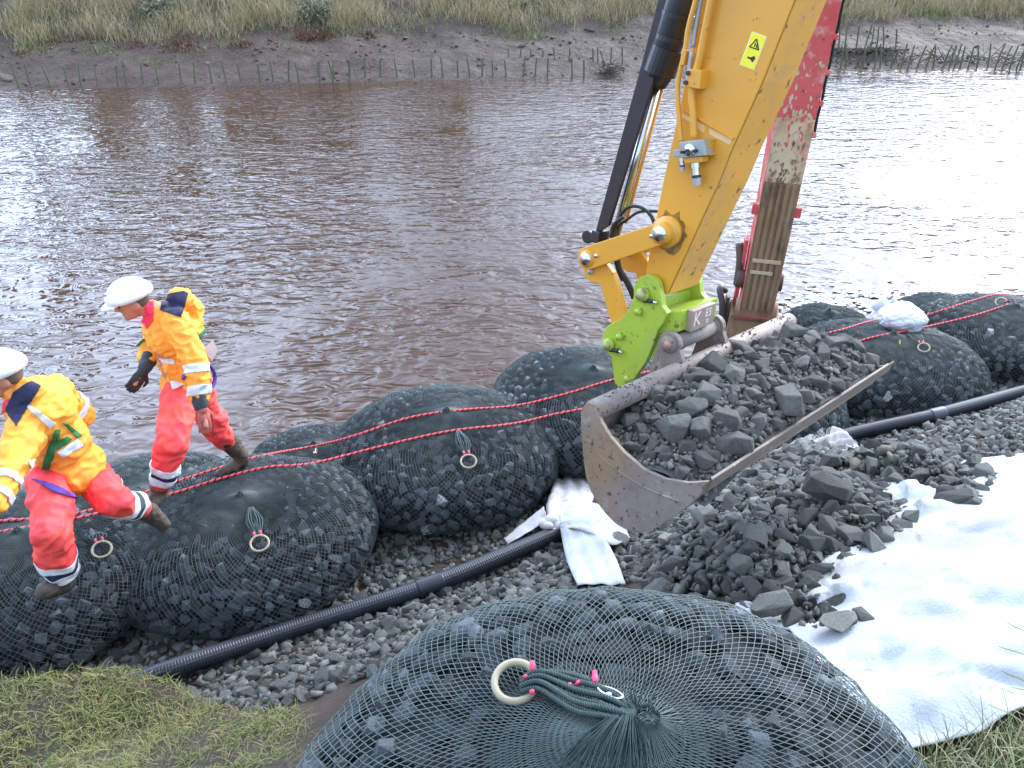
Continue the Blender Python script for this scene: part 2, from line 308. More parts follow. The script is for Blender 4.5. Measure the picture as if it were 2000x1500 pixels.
# ------------------------------------------------------------------ stone shapes
def hullmesh(name, seed, pts=13, flat=.72, bev=0.):
    r = random.Random(seed); bm = bmesh.new(); ax = (1, r.uniform(.68, .95), r.uniform(flat - .12, flat + .12))
    for i in range(pts):
        p = Vector((r.uniform(-1, 1), r.uniform(-1, 1), r.uniform(-1, 1)))
        p = p / max(abs(p.x), abs(p.y), abs(p.z)) * .5 + p.normalized() * .5
        bm.verts.new((p.x * ax[0], p.y * ax[1], p.z * ax[2]))
    res = bmesh.ops.convex_hull(bm, input=list(bm.verts)); bmesh.ops.delete(bm, geom=list({g for g in res['geom_interior'] if isinstance(g, bmesh.types.BMVert)}), context='VERTS')
    loose = [v for v in bm.verts if not v.link_faces]; bmesh.ops.delete(bm, geom=loose, context='VERTS')
    bmesh.ops.dissolve_limit(bm, angle_limit=.22, verts=bm.verts, edges=bm.edges)
    if bev: bmesh.ops.bevel(bm, geom=list(bm.edges), offset=bev, segments=1, affect='EDGES')
    bmesh.ops.triangulate(bm, faces=bm.faces)
    me = bpy.data.meshes.new(name); bm.to_mesh(me); bm.free(); return me
def arrs(me):
    V = np.array([v.co[:] for v in me.vertices]); F = np.array([p.vertices[:] for p in me.polygons]); return V, F
SH_BAG = [hullmesh('bag_stone_%d' % i, 100 + i, 12, .62) for i in range(12)]
for m_ in SH_BAG: m_.materials.append(NSTONE)
SH_BED = [hullmesh('bed_stone_%d' % i, 200 + i, 12, .72, .05) for i in range(14)]
for m_ in SH_BED: m_.materials.append(STONE)
SH_BKT = [hullmesh('bucket_stone_%d' % i, 300 + i, 14, .68, .05) for i in range(14)]
for m_ in SH_BKT: m_.materials.append(DUST)
SM = [arrs(hullmesh('tiny_%d' % i, 400 + i, 8, .7)) for i in range(8)]
SMB = [arrs(m_) for m_ in SH_BAG]
SBD = [arrs(hullmesh('small_%d' % i, 500 + i, 11, .72)) for i in range(10)]
def rotm(r): 
    q = r.normal(size=4); q /= np.linalg.norm(q); w, x, y, z = q
    return np.array([[1 - 2 * (y * y + z * z), 2 * (x * y - z * w), 2 * (x * z + y * w)], [2 * (x * y + z * w), 1 - 2 * (x * x + z * z), 2 * (y * z - x * w)], [2 * (x * z - y * w), 2 * (y * z + x * w), 1 - 2 * (x * x + y * y)]])
def frame_to(nrm, r):                                 # a random turn about nrm, z to nrm
    n_ = unit(nrm + r.normal(size=3) * .22); a = unit(np.cross(n_, r.normal(size=3))); return np.stack([a, np.cross(n_, a), n_], 1)
def joined(items, templ, r):                          # items: (centre, radius, rotation matrix)
    Vs, Fs, b = [], [], 0
    for c, rad, R in items:
        V_, F_ = templ[r.integers(len(templ))]; Vs.append(V_ @ R.T * rad + c); Fs.append(F_ + b); b += len(V_)
    return np.concatenate(Vs), np.concatenate(Fs)
def place(name, me, c, rad, R, parent=None):
    o = bpy.data.objects.new(name, me); COL.objects.link(o)
    if parent is not None: o.parent = parent
    o.matrix_local = Matrix.Translation(c) @ Matrix(R.tolist()).to_4x4() @ Matrix.Scale(rad, 4); return o

# ------------------------------------------------------------------ net bags full of stone
class BagShape:
    def __init__(s, seed, hb=.26, ht=.36, ex=.78): s.seed = seed; s.hb = hb; s.ht = ht; s.ex = ex; s.o = seed * 3.7
    def prof(s, f):
        sn, cs = np.abs(np.sin(f)) ** s.ex, np.sign(np.cos(f)) * np.abs(np.cos(f)) ** s.ex
        z = np.where(cs > 0, s.hb + s.ht * cs, s.hb + s.hb * cs)
        return sn, z + .05 * np.exp(-(sn / .13) ** 2)
    def pts(s, th, f, inset=0.):
        r, z = s.prof(f); P = np.stack([r * np.cos(th), r * np.sin(th), z], -1)
        out = np.empty_like(P); fl = P.reshape(-1, 3); ol = out.reshape(-1, 3)
        for i, p in enumerate(fl):
            k = 1 + .06 * nz(p, 1.5, s.o) + .03 * nz(p, 3.6, s.o + 9)
            g = .014 * nz(p, 9., s.o + 2)
            rr = math.hypot(p[0], p[1]); d = unit((p[0], p[1], (p[2] - s.hb) * 1.6 + 1e-4))
            ol[i] = (p[0] * k, p[1] * k, p[2] * (1 + .08 * nz(p, 1.1, s.o + 20))) + d * (g - inset)
        return out
    def phis(s, step, fmax=2.0):
        f = np.linspace(.012, fmax, 800); r, z = s.prof(f); L = np.concatenate([[0], np.cumsum(np.hypot(np.diff(r), np.diff(z)))])
        return np.interp(np.arange(0, L[-1], step), L, f)
def netmesh(name, shp, N, step, rad, fmax=2.0):
    ph = shp.phis(step, fmax); K = len(ph); j = np.arange(N)
    th = (j[None, :] + .5 * (np.arange(K)[:, None] % 2)) * 2 * math.pi / N; th = th + .0016 * RNG.normal(size=th.shape)
    f = np.repeat(ph[:, None], N, 1); P = shp.pts(th, f); cen = A3(0, 0, shp.hb)
    Nn = P - cen; Nn[..., 2] *= 1.5; Nn /= np.linalg.norm(Nn, axis=-1, keepdims=True)
    P = P + Nn * (.004 + .0008 * RNG.normal(size=P.shape[:2]))[..., None]
    A, B, NA = [], [], []
    for k in range(K - 1):
        if k % 2 == 0: nb = (j, (j - 1) % N)
        else: nb = (j, (j + 1) % N)
        for t in nb: A.append(P[k]); B.append(P[k + 1][t]); NA.append(Nn[k])
    A, B, NA = map(np.concatenate, (A, B, NA)); T = B - A; T /= np.linalg.norm(T, axis=1, keepdims=True) + 1e-9
    Bn = np.cross(T, NA); Bn /= np.linalg.norm(Bn, axis=1, keepdims=True) + 1e-9; NB = np.cross(Bn, T)
    o = [NB * rad, (Bn * .87 - NB * .5) * rad, (-Bn * .87 - NB * .5) * rad]
    V_ = np.stack([A + o[0], A + o[1], A + o[2], B + o[0], B + o[1], B + o[2]], 1).reshape(-1, 3); b = np.arange(len(A)) * 6
    F_ = np.concatenate([np.stack([b + x, b + y, b + y + 3, b + x + 3], 1) for x, y in ((0, 1), (1, 2), (2, 0))])
    return newmesh(name, V_, F_)
def coremesh(name, shp, inset, nt=40, nf=22, fmax=2.3):
    ph = np.linspace(.02, fmax, nf); th = np.arange(nt) * 2 * math.pi / nt
    P = shp.pts(np.repeat(th[None, :], nf, 0), np.repeat(ph[:, None], nt, 1), inset).reshape(-1, 3)
    ii, jj = np.meshgrid(np.arange(nf - 1), np.arange(nt), indexing='ij'); a = (ii * nt + jj).ravel(); b = (ii * nt + (jj + 1) % nt).ravel()
    F = [tuple(f) for f in np.stack([a, a + nt, b + nt, b], 1).tolist()] + [tuple(range(nt))]
    return P, F
SHAPES = [BagShape(1), BagShape(2, .28, .34, .8), BagShape(3, .25, .37, .74), BagShape(4, .25, .40, .8)]
NETS = [netmesh('net_mid_%d' % i, SHAPES[i], 140, .0215, .0023) for i in range(3)] + [netmesh('net_near', SHAPES[3], 150, .0205, .0019, 1.9)]
for i, m_ in enumerate(NETS): m_.materials.append(NETG if i == 3 else NETD)
BAGBVH_V, BAGBVH_F = [], []
BAGM = {}
def stone_bag(key, x, y, z, R, H, rot, shape, nparts, label, tilt=(0, 0), srad=(.036, .056), mind=.074, alt=1.0):
    shp = SHAPES[shape]; rng = np.random.default_rng(900 + len(BAGM) * 7)
    root = empty('stone_net_bag', (x, y, z)); root.rotation_euler = (tilt[0], tilt[1], rot); root.scale = (R, R * alt, H)
    tag(root, label, 'net bag', 'net bags of stones along the river edge')
    Mw = Matrix.LocRotScale(root.location, root.rotation_euler, root.scale); Mn = np.array(Mw)[:3, :3]; Mt = np.array(Mw)[:3, 3]; BAGM[key] = (Mn, Mt, root, shp)
    link('net', NETS[shape], None, root)
    kb = MB(); za = float(shp.pts(np.array([0.]), np.array([.012]))[0][2]) 
    if key != 'FG':
        for k in range(26): a = k * .2417; kb.tube(spline([(.10 * math.cos(a), .10 * math.sin(a), za - .034), (.035 * math.cos(a), .035 * math.sin(a), za + .004), (.018 * math.cos(a), .018 * math.sin(a), za + .03 + .012 * math.sin(k * 2.3))], 3), .006, 4)
        kb.ball((0, 0, za), .03, .03, .022, 8, 5)
        kme = newmesh('net_knot', kb.V, kb.F); kme.materials.append(NETD); link('net_knot', kme, None, root)
    # stones pressed against the net
    tries = 5200; ph_l = shp.phis(.01, 2.0); pr, _ = shp.prof(ph_l); cdf = np.cumsum(pr); cdf /= cdf[-1]
    f = np.interp(rng.random(tries), cdf, ph_l); th = rng.random(tries) * 2 * math.pi; P = shp.pts(th, f); cen = A3(0, 0, shp.hb)
    acc = np.empty((0, 3)); items = []
    for p in P:
        if len(acc) and ((acc - p) ** 2).sum(1).min() < (mind * rng.uniform(.85, 1.2)) ** 2: continue
        acc = np.vstack([acc, p]); n_ = p - cen; n_[2] *= 1.6; n_ = unit(n_); rad = rng.uniform(*srad) * (1.25 if rng.random() < .12 else 1)
        items.append((p - n_ * (rad * .72 + .004), rad, frame_to(n_, rng), n_))
    vis = []
    for i, (c, rad, Rm, n_) in enumerate(items):
        w = Mn @ c + Mt; nw = unit(np.linalg.inv(Mn).T @ n_); u, v, t = proj(w); fac = nw @ unit(CO - w)
        if -40 < u < 2040 and -40 < v < 1540 and fac > -.1: vis.append((fac * rad / t, i))
    vis.sort(reverse=True); top = {i for _, i in vis[:nparts]}
    for i in top:
        c, rad, Rm, n_ = items[i]; o = place('stone', SH_BAG[rng.integers(12)], c, rad, Rm, root)
        if rng.random() < (.03 if key == 'FG' else .012): o.material_slots[0].link = 'OBJECT'; o.material_slots[0].material = QUARTZ
    rest = [(c, rad, Rm) for i, (c, rad, Rm, n_) in enumerate(items) if i not in top]
    Vr, Fr = joined(rest, SMB, rng); Vc, Fc = coremesh('core', shp, .085)
    me = newmesh('stone_fill', Vr, Fr); me.materials.append(NSTONEI)
    tag(link('stone_fill', me, None, root), kind='stuff')
    link('gap_shade_core', newmesh('gap_shade_core', Vc, Fc), GAPSHADE, root)['kind'] = 'stuff'  # closed core behind the stones, its black painted as the shade between them
    Vh, Fh = coremesh('hull', shp, -.004, 56, 36); base = len(BAGBVH_V); BAGBVH_V.extend((Vh @ Mn.T + Mt).tolist()); BAGBVH_F.extend([tuple(i + base for i in f) for f in Fh])
    return root
def bag_at(key, u, v, R, H, rot, shape, nparts, label, zb=None, **kw):
    # (u, v) is where the net is tied; zb the height the bag rests at
    ztop = None
    z = .15 if zb is None else zb; hh = (SHAPES[shape].hb + SHAPES[shape].ht + .05) * H
    p = at(u, v, z + hh)
    return stone_bag(key, p[0], p[1], z, R, H, rot, shape, nparts, label, **kw)
bag_at('A', 34, 1040, 1.0, 1.0, .49, 1, 170, 'dark net bag of stones under the nearer worker with the bent back leg', .16)
bag_at('B', 468, 968, .99, 1.0, .49, 0, 300, 'big dark net bag of stones with a pale ring, right of the two workers', .15)
bag_at('C', 872, 806, 1.01, 1.06, 3.63, 2, 280, 'dark net bag of stones with a pale ring, left of the digger bucket', .14)
bag_at('D', 1158, 722, 1.04, 1.10, 4.0, 1, 110, 'dark net bag of stones half hidden behind the left end of the digger bucket', .14)
bag_at('E', 1480, 720, .92, 1.0, 5.0, 0, 50, 'dark net bag of stones glimpsed below the lip of the digger bucket', .14)
bag_at('F', 1745, 655, 1.0, 1.0, .9, 2, 200, 'dark net bag of stones with a white plastic bag lying on it', .14)
bag_at('G', 1985, 600, 1.02, 1.05, 2.2, 1, 120, 'dark net bag of stones under the right ends of the red ropes', .15)
bag_at('J', 612, 868, .72, .86, .4, 1, 80, 'low dark net bag at the water right of the walking worker', -.24)
bag_at('K', 1620, 606, .62, 1.0, 1.4, 0, 70, 'small dark net bag at the water behind the right end of the bucket', -.06)
bag_at('L', 270, 960, .98, .86, 2.4, 2, 50, 'low dark net bag at the water behind the two workers', -.27)
bag_at('N', 1850, 585, .7, 1.0, 1.9, 2, 40, 'dark net bag at the water behind the white plastic bag', -.1)
FGP = at(1245, 1425, 2.44)
stone_bag('FG', FGP[0] - .06, FGP[1] - .05, 1.72, 1.06, 1.02, .5, 3, 300, 'large green net bag of stones, its bunched net roped to a big ring', tilt=(-.10, -.02), srad=(.042, .062), mind=.084)
BVH = BVHTree.FromPolygons([Vector(v) for v in BAGBVH_V], BAGBVH_F)
def on_bag(u, v, off=0., far=None):
    d = Vector(ray(u, v)).normalized(); h = BVH.ray_cast(Vector(CO), d)
    if h[0] is None: return far
    n_ = h[1] if h[1].dot(d) < 0 else -h[1]
    return np.array(h[0] + n_ * off)
def path_on_bags(px, off, n=6, zdef=.75):
    """a line through these points of the photograph, laid on the bags; it spans the dips between neighbouring bags"""
    S = spline([(u, v, 0) for u, v in px], n); t = []
    for s in S:
        p = on_bag(s[0], s[1], off); t.append(np.nan if p is None else (p - CO) @ CD)
    t = np.array(t); k = np.arange(len(t)); ok = ~np.isnan(t); t = np.interp(k, k[ok], t[ok])
    for _ in range(60):
        q = t.copy(); q[1:-1] = (t[:-2] + t[2:]) / 2; t = np.minimum(t, q * .7 + t * .3)
    for _ in range(4): t[1:-1] = np.minimum(t[1:-1] + .02, (t[:-2] + 2 * t[1:-1] + t[2:]) / 4)
    return [CO + ray(s[0], s[1]) * tt for s, tt in zip(S, t)]

def lift_ring(key, tie_px, ring_px, ncord=7, rR=.062, rr=.0085):
    root = BAGM[key][2]; tie = on_bag(*tie_px, .02); rg = on_bag(*ring_px, .014); d = unit(rg - tie)
    m = MB(); off = unit(np.cross(d, A3(0, 0, 1)))
    for k in range(ncord):
        a = (k / (ncord - 1) - .5); mid = (tie + rg) / 2 + off * a * .11 + A3(0, 0, .035 + .012 * (k % 3)); e = rg - d * rR + off * a * .02
        m.tube(spline([tie + off * a * .03, mid, e + A3(0, 0, .012)], 5), .0055, 5)
    nrm = unit(CO - rg) * .5 + A3(0, 0, .6)
    def child(mb, nm, mt, sm=True, par=root):
        Mn, Mt = BAGM[key][0], BAGM[key][1]; V_ = (np.array(mb.V) - Mt) @ np.linalg.inv(Mn).T; o = link(nm, newmesh(nm, V_, mb.F), mt, par, None, sm); return o
    lp = child(m, 'lifting_cord', CORD); child(MB().torus(rg + A3(0, 0, .01), nrm, rR, rr, 28, 8), 'lifting_ring', RING)
    for sgn in (-1, 1): t = MB(); c0 = rg - d * rR + off * .022 * sgn + A3(0, 0, .03); t.tube([c0, c0 - d * .03 + A3(0, 0, .01)], .009, 6); child(t, 'pink_tag', PINK, True)
    return child
lift_ring('B', (490, 995), (508, 1066)); lift_ring('C', (895, 845), (915, 905)); lift_ring('A', (190, 1045), (200, 1078), 6)
ch_ = lift_ring('F', (1775, 655), (1803, 683), 4, .055); lift_ring('G', (1985, 600), (1955, 594), 4, .06)

# the near bag's cords, ring, tags, clip and bunched net
def fg():
    Mn, Mt, root, shp = BAGM['FG']; inv = np.linalg.inv(Mn).T
    def child(mb, nm, mt, par=root, sm=True): return link(nm, newmesh(nm, (np.array(mb.V) - Mt) @ inv, mb.F), mt, par, None, sm)
    rg = on_bag(1008, 1346, .022); tie = on_bag(1235, 1415, .02)
    nr = unit(CO - rg) * .55 + A3(-.1, .1, .8)
    child(MB().torus(rg + A3(0, 0, .012), nr, .070, .0125, 40, 10, 1.2), 'lifting_ring', RING)
    rng = np.random.default_rng(3)
    for k in range(11):
        a = k / 10 - .5
        px = [(1022, 1352 + a * 22), (1060, 1350 + a * 40), (1130, 1378 + a * 74 + rng.uniform(-6, 6)), (1190, 1398 + a * 50), (1236, 1418 + a * 16)]
        P = []
        for i, (u, v) in enumerate(px): P.append(on_bag(u, v, .016 + .012 * (k % 3) + (.02 if i in (1, 2, 3) else 0)))
        P = spline(P, 16); m = MB(); T = [unit(P[min(i + 1, len(P) - 1)] - P[max(i - 1, 0)]) for i in range(len(P))]; L = np.concatenate([[0], np.cumsum([np.linalg.norm(P[i + 1] - P[i]) for i in range(len(P) - 1)])])
        n2 = 4 * len(P)
        Lf = np.linspace(0, L[-1], n2); Pf = np.stack([np.interp(Lf, L, [p[i] for p in P]) for i in range(3)], 1)
        for st in range(3):
            Q = []
            for i in range(n2):
                t = unit(Pf[min(i + 1, n2 - 1)] - Pf[max(i - 1, 0)]); e = unit(np.cross(t, A3(0, 0, 1))); g = np.cross(t, e); w = Lf[i] * 2 * math.pi / .030 + st * 2.094
                Q.append(Pf[i] + .0047 * (math.cos(w) * e + math.sin(w) * g))
            m.tube(Q, .0047, 5)
        child(m, 'twisted_cord', CORD)
    for (u, v, du, dv, r) in ((1046, 1334, 0, -12, .0095), (1032, 1348, 4, 3, .006), (1047, 1378, 4, 5, .008), (1118, 1369, 6, 2, .006), (1134, 1366, 4, 2, .006), (1166, 1366, -1, -15, .0095)):
        m = MB(); p = on_bag(u, v, .055); q = on_bag(u + du, v + dv, .068); m.tube([p, p + (q - p) * .5, q], [r, r * 1.05, r * .9], 8); child(m, 'pink_tag', PINK)
    m = MB(); c = [on_bag(u, v, .06) for u, v in ((1170, 1372), (1195, 1378), (1212, 1392), (1200, 1398), (1180, 1386), (1172, 1376))]; m.tube(spline(c, 5), .0045, 6); m.ball(on_bag(1190, 1392, .06), .012); child(m, 'snap_clip', STEEL)
    # the gathered mouth of the net: strands rising to the tie and falling over to one side
    m = MB(); c0 = on_bag(1262, 1432, 0.)
    for k in range(90):
        a = 2 * math.pi * k / 90 + rng.normal() * .03; d = A3(math.cos(a), math.sin(a), 0)
        m.tube(spline([c0 + d * .17 + A3(0, 0, -.035), c0 + d * .085 + A3(0, 0, .012), c0 + d * .040 + A3(0, 0, .05), c0 + d * .034 + A3(0, 0, .075 + rng.uniform(-.01, .012))], 3), .0016, 4, False)
    for k in range(46):                                 # honeycomb of the open mouth
        a = rng.uniform(0, 6.28); b = a + rng.uniform(.3, .7); r1, r2 = rng.uniform(.012, .036, 2); m.tube([c0 + A3(math.cos(a) * r1, math.sin(a) * r1, .06 + rng.uniform(0, .02)), c0 + A3(math.cos(b) * r2, math.sin(b) * r2, .06 + rng.uniform(0, .025))], .0016, 4, False)
    child(m, 'bunched_net', NETG)
    m = MB()
    for k in range(80):
        f = k / 79; u1 = 1090 + 185 * f + rng.normal() * 6; v1 = 1500 - 8 * abs(f - .5) + rng.normal() * 8
        px = [(1215 + 14 * f, 1392 + 8 * f), (1205 + 30 * f, 1415), ((1205 + 30 * f) * .5 + u1 * .5 + rng.normal() * 3, 1455), (u1, v1)]
        P = [on_bag(*px[0], .03), on_bag(*px[1], .052), on_bag(*px[2], .036 + .012 * math.sin(k * 1.3)), on_bag(*px[3], .012)]
        m.tube(spline(P, 4), .0017, 4, False)
    for k in range(26):                                  # frayed wisps standing up
        a = rng.uniform(0, 6.28); s0 = on_bag(1240, 1400, .03); m.tube(spline([s0, s0 + A3(.03 * math.cos(a), .03 * math.sin(a), .03), s0 + A3(.06 * math.cos(a), .05 * math.sin(a) + .02, .03 + rng.uniform(0, .05))], 4), .0015, 4, False)
    child(m, 'net_tail', CORD)
fg()

# ------------------------------------------------------------------ stones lying behind the bags, the heap, the black pipe, the white sheet
def poly_contains(poly, u, v):
    c = False; n = len(poly)
    for i in range(n):
        x1, y1 = poly[i]; x2, y2 = poly[i - 1]
        if (y1 > v) != (y2 > v) and u < (x2 - x1) * (v - y1) / (y2 - y1) + x1: c = not c
    return c
HEAPC = [on_ground(u, v) for u, v in ((1225, 1040), (1300, 930), (1480, 880), (1640, 860), (1700, 900), (1820, 872), (1945, 935), (1900, 1000), (1735, 955), (1790, 1010), (1750, 1065), (1660, 1095), (1600, 1150), (1680, 1230), (1560, 1240), (1440, 1190), (1330, 1180), (1240, 1140))]
HEAPP = [(p @ ND, p @ NN) for p in HEAPC]
def heap_h(q, s):                                     # the heap's height over the ground
    if not poly_contains(HEAPP, q, s): return 0.
    d = 9.
    for i in range(len(HEAPP)):
        a, b = A3(*HEAPP[i], 0), A3(*HEAPP[i - 1], 0); p = A3(q, s, 0); t = np.clip((p - a) @ (b - a) / ((b - a) @ (b - a)), 0, 1); d = min(d, np.linalg.norm(p - a - t * (b - a)))
    return .24 * sst(0, .55, d) * (.8 + .5 * nz((q, s, 0), 1.6, 1))
def scatter_disc(n, qr, sr, rad, ok, rng, fac=1.0):
    acc = []; P = np.empty((0, 3))
    for _ in range(n):
        q, s = rng.uniform(*qr), rng.uniform(*sr)
        if not ok(q, s): continue
        r = rad(rng)
        if len(P) and (((P[:, :2] - (q, s)) ** 2).sum(1) < (fac * (P[:, 2] + r)) ** 2).any(): continue
        P = np.vstack([P, (q, s, r)])
    return P
r1 = np.random.default_rng(5)
okbed = lambda q, s: turf(q, s) < .3 and s < -3.05 + .25 * nz((q, s, 0), 1.2, 8) + (.35 if q > 2.5 else 0) + .5 * sst(5.2, 6.5, q)
BEDP = scatter_disc(15000, (-3.2, 9.5), (-5.6, -2.5), lambda r: .026 + .034 * r.random() ** 1.6 + (.03 if r.random() < .05 else 0), okbed, r1, .74)
bed = []
for q, s, rad in BEDP:
    p = ND * q + NN * s; bed.append((A3(p[0], p[1], gz(p[0], p[1]) + rad * .32), rad * 1.12, frame_to(A3(0, 0, 1), r1)))
vis = []
for i, (c, rad, R) in enumerate(bed):
    u, v, t = proj(c)
    if 200 < u < 2000 and 400 < v < 1420:
        h = BVH.ray_cast(Vector(CO), Vector(c - CO).normalized()); free = h[0] is None or h[3] > np.linalg.norm(c - CO) - .1
        if free and not poly_contains([(1130, 780), (1530, 630), (1760, 715), (1270, 1045)], u, v): vis.append((rad / t, i))
vis.sort(reverse=True); top = {i for _, i in vis[:150]}
for i in top:
    c, rad, R = bed[i]; u, v, t = proj(c); o = place('bed_stone', SH_BED[r1.integers(14)], c, rad, R)
    w1_ = 'small' if rad < .042 else 'medium' if rad < .06 else 'large'; w2_ = 'between bags and pipe' if c @ NN < -4.15 else 'nearer than the pipe'
    w3_ = 'below the ring of the big bag' if u < 560 else 'left of the pipe sleeve' if u < 840 else 'by the knotted cloth' if u < 1150 else 'under the bucket lip' if u < 1700 else 'right of the bucket'
    tag(o, '%s loose stone %s, %s' % (w1_, w2_, w3_), 'stone', 'loose stones along the pipe')
extra = []
for _ in range(15000):
    q, s = r1.uniform(-3.2, 9.5), r1.uniform(-5.6, -2.6)
    if okbed(q, s): p = ND * q + NN * s; rad = .011 + .024 * r1.random(); extra.append((A3(p[0], p[1], gz(p[0], p[1]) + rad * .35), rad, rotm(r1)))
Vr, Fr = joined([b for i, b in enumerate(bed) if i not in top] + extra, SBD, r1)
tag(obj('gravel', Vr, Fr, STONEI, centre=False), 'broken grey stone covering the ground behind the net bags', 'gravel', kind='stuff')

HB = (min(p[0] for p in HEAPP), max(p[0] for p in HEAPP)), (min(p[1] for p in HEAPP), max(p[1] for p in HEAPP))
okh = lambda q, s: poly_contains(HEAPP, q, s)
HP = scatter_disc(9000, *HB, lambda r: .046 + .050 * r.random() ** 1.6, okh, r1, .72)
heap = []
for q, s, rad in HP:
    p = ND * q + NN * s; heap.append((A3(p[0], p[1], gz(p[0], p[1]) + heap_h(q, s) + rad * .25), rad * 1.1, frame_to(A3(0, 0, 1), r1)))
vis = sorted(((heap[i][1] / proj(heap[i][0])[2], i) for i in range(len(heap))), reverse=True); top = {i for _, i in vis[:190]}
for i in top:
    o = place('heap_stone', SH_BED[r1.integers(14)], *heap[i]); q_, s_, r_ = HP[i]; lb_ = '%s stone in the heap, %s, %s' % ('large' if r_ > .07 else 'medium' if r_ > .054 else 'small', 'at the knotted cloth end' if q_ < 2.1 else 'in its middle' if q_ < 3.6 else 'at its far end', 'facing the pipe' if s_ < -3.3 else 'along its ridge' if s_ < -2.75 else 'facing the near net bag')
    tag(o, lb_, 'stone', 'stones of the heap below the bucket')
small = [heap[i] for i in range(len(heap)) if i not in top]
for _ in range(6500):
    q, s = r1.uniform(*HB[0]), r1.uniform(*HB[1])
    if okh(q, s): p = ND * q + NN * s; rad = .012 + .022 * r1.random(); small.append((A3(p[0], p[1], gz(p[0], p[1]) + heap_h(q, s) + r1.uniform(0, .03)), rad, rotm(r1)))
Vr, Fr = joined(small, SBD, r1); tag(obj('heap_rubble', Vr, Fr, STONEI, centre=False), 'small broken stone filling the heap on the white sheet', 'rubble', kind='stuff')
gq, gs = np.linspace(*HB[0], 70), np.linspace(*HB[1], 60); V = []; keep = []
for s in gs:
    for q in gq: p = ND * q + NN * s; hh = heap_h(q, s); V.append((p[0], p[1], gz(p[0], p[1]) + hh - .012)); keep.append(hh > .02)
F = [(i * 70 + j, i * 70 + j + 1, (i + 1) * 70 + j + 1, (i + 1) * 70 + j) for i in range(59) for j in range(69) if keep[i * 70 + j] and keep[(i + 1) * 70 + j + 1]]
tag(obj('heap_dirt', V, F, M('heap_dirt', (.045, .043, .038), (.07, .066, .058), 12, .95, .01, 50), smooth=True, centre=False), 'dark dirt between the stones of the heap', 'dirt', kind='stuff')
def special(u, v, rad, dz, sc, mat, label, seed, R=None):
    me = hullmesh('rock', seed, 16, .7, .035); me.materials.append(mat); p = on_ground(u, v, dz); o = place('rock', me, p, rad, frame_to(A3(0, -.3, 1), r1) if R is None else R)
    o.scale = tuple(rad * k for k in sc); tag(o, label, 'rock'); return o
special(1612, 950, .15, .27, (1.15, .8, .7), STONE, 'large blocky grey rock on the heap, below the middle of the bucket lip', 1)
special(1378, 1012, .105, .22, (.8, .8, 1.15), PALE, 'tall pale rock in the heap just right of the bucket bottom corner', 2)
special(1506, 1180, .10, .12, (1.2, .8, .7), PALE, 'pale speckled block at the front of the heap above the near net bag', 3)
special(1300, 1050, .062, .14, (1.1, .9, .8), PALE, 'small pale stone under the bucket bottom corner', 4)
special(1212, 1052, .06, .10, (1.2, .9, .6), PALE, 'flat brownish stone lying on the edge of the knotted white cloth', 5)
special(1640, 1215, .085, .08, (1.2, .9, .7), PALE, 'pale crusted rock at the front edge of the heap on the white sheet', 6)
special(1862, 972, .10, .06, (1.25, .9, .6), STONE, 'flat grey rock at the right tip of the heap', 7)
special(1932, 945, .035, .04, (1, 1, .9), STONE, 'small dark stone alone on the white sheet right of the heap', 8)
special(1712, 1064, .085, .06, (1.3, .9, .7), STONE, 'smooth dark stone on the right edge of the heap against the white sheet', 9)
special(1780, 1012, .06, .05, (1.3, .8, .7), STONE, 'small dark stone on the white sheet right of the heap middle', 10)
special(1635, 1130, .032, .05, (1, 1, 1), STONE, 'tiny dark stone alone on the stained white sheet', 11)
special(1685, 1202, .05, .05, (1.1, .9, .8), STONE, 'dark round stone at the lower tip of the heap', 12)

# pipe
PP = [at(235, 1345, .36), at(325, 1310, .43)] + [on_ground(u, v, .075) for u, v in ((560, 1232), (840, 1143), (1072, 1048), (1300, 955), (1500, 890), (1660, 848), (1830, 810), (2000, 765), (2160, 726))]
PP = spline(PP, 24); Lp = np.concatenate([[0], np.cumsum([np.linalg.norm(PP[i + 1] - PP[i]) for i in range(len(PP) - 1)])])
Lf = np.arange(0, Lp[-1], .006); Pf = np.stack([np.interp(Lf, Lp, [p[i] for p in PP]) for i in range(3)], 1)
Ljoint = Lp[24 * 3]; rr = np.where((np.arange(len(Lf)) // 1) % 3 == 0, .0622, .0642)
proot = tag(empty('drain_pipe', tuple(PP[24 * 3] - A3(0, 0, .065))), 'long black ribbed pipe lying on the stones behind the net bags', 'pipe')
MB().tube(list(Pf), list(rr), 18).build('pipe_wall', PIPE, proot)
for Lj, hw in ((Ljoint, .10), (Lp[24 * 8], .07)):
    idx = np.abs(Lf - Lj) < hw; MB().tube(list(Pf[idx]), .0685, 18).build('pipe_sleeve', M('sleeve', (.02, .022, .03), (.03, .032, .04), 8, .35) if hw > .08 else M('sleeve_grey', (.07, .075, .085), None, 8, .4), proot, True)

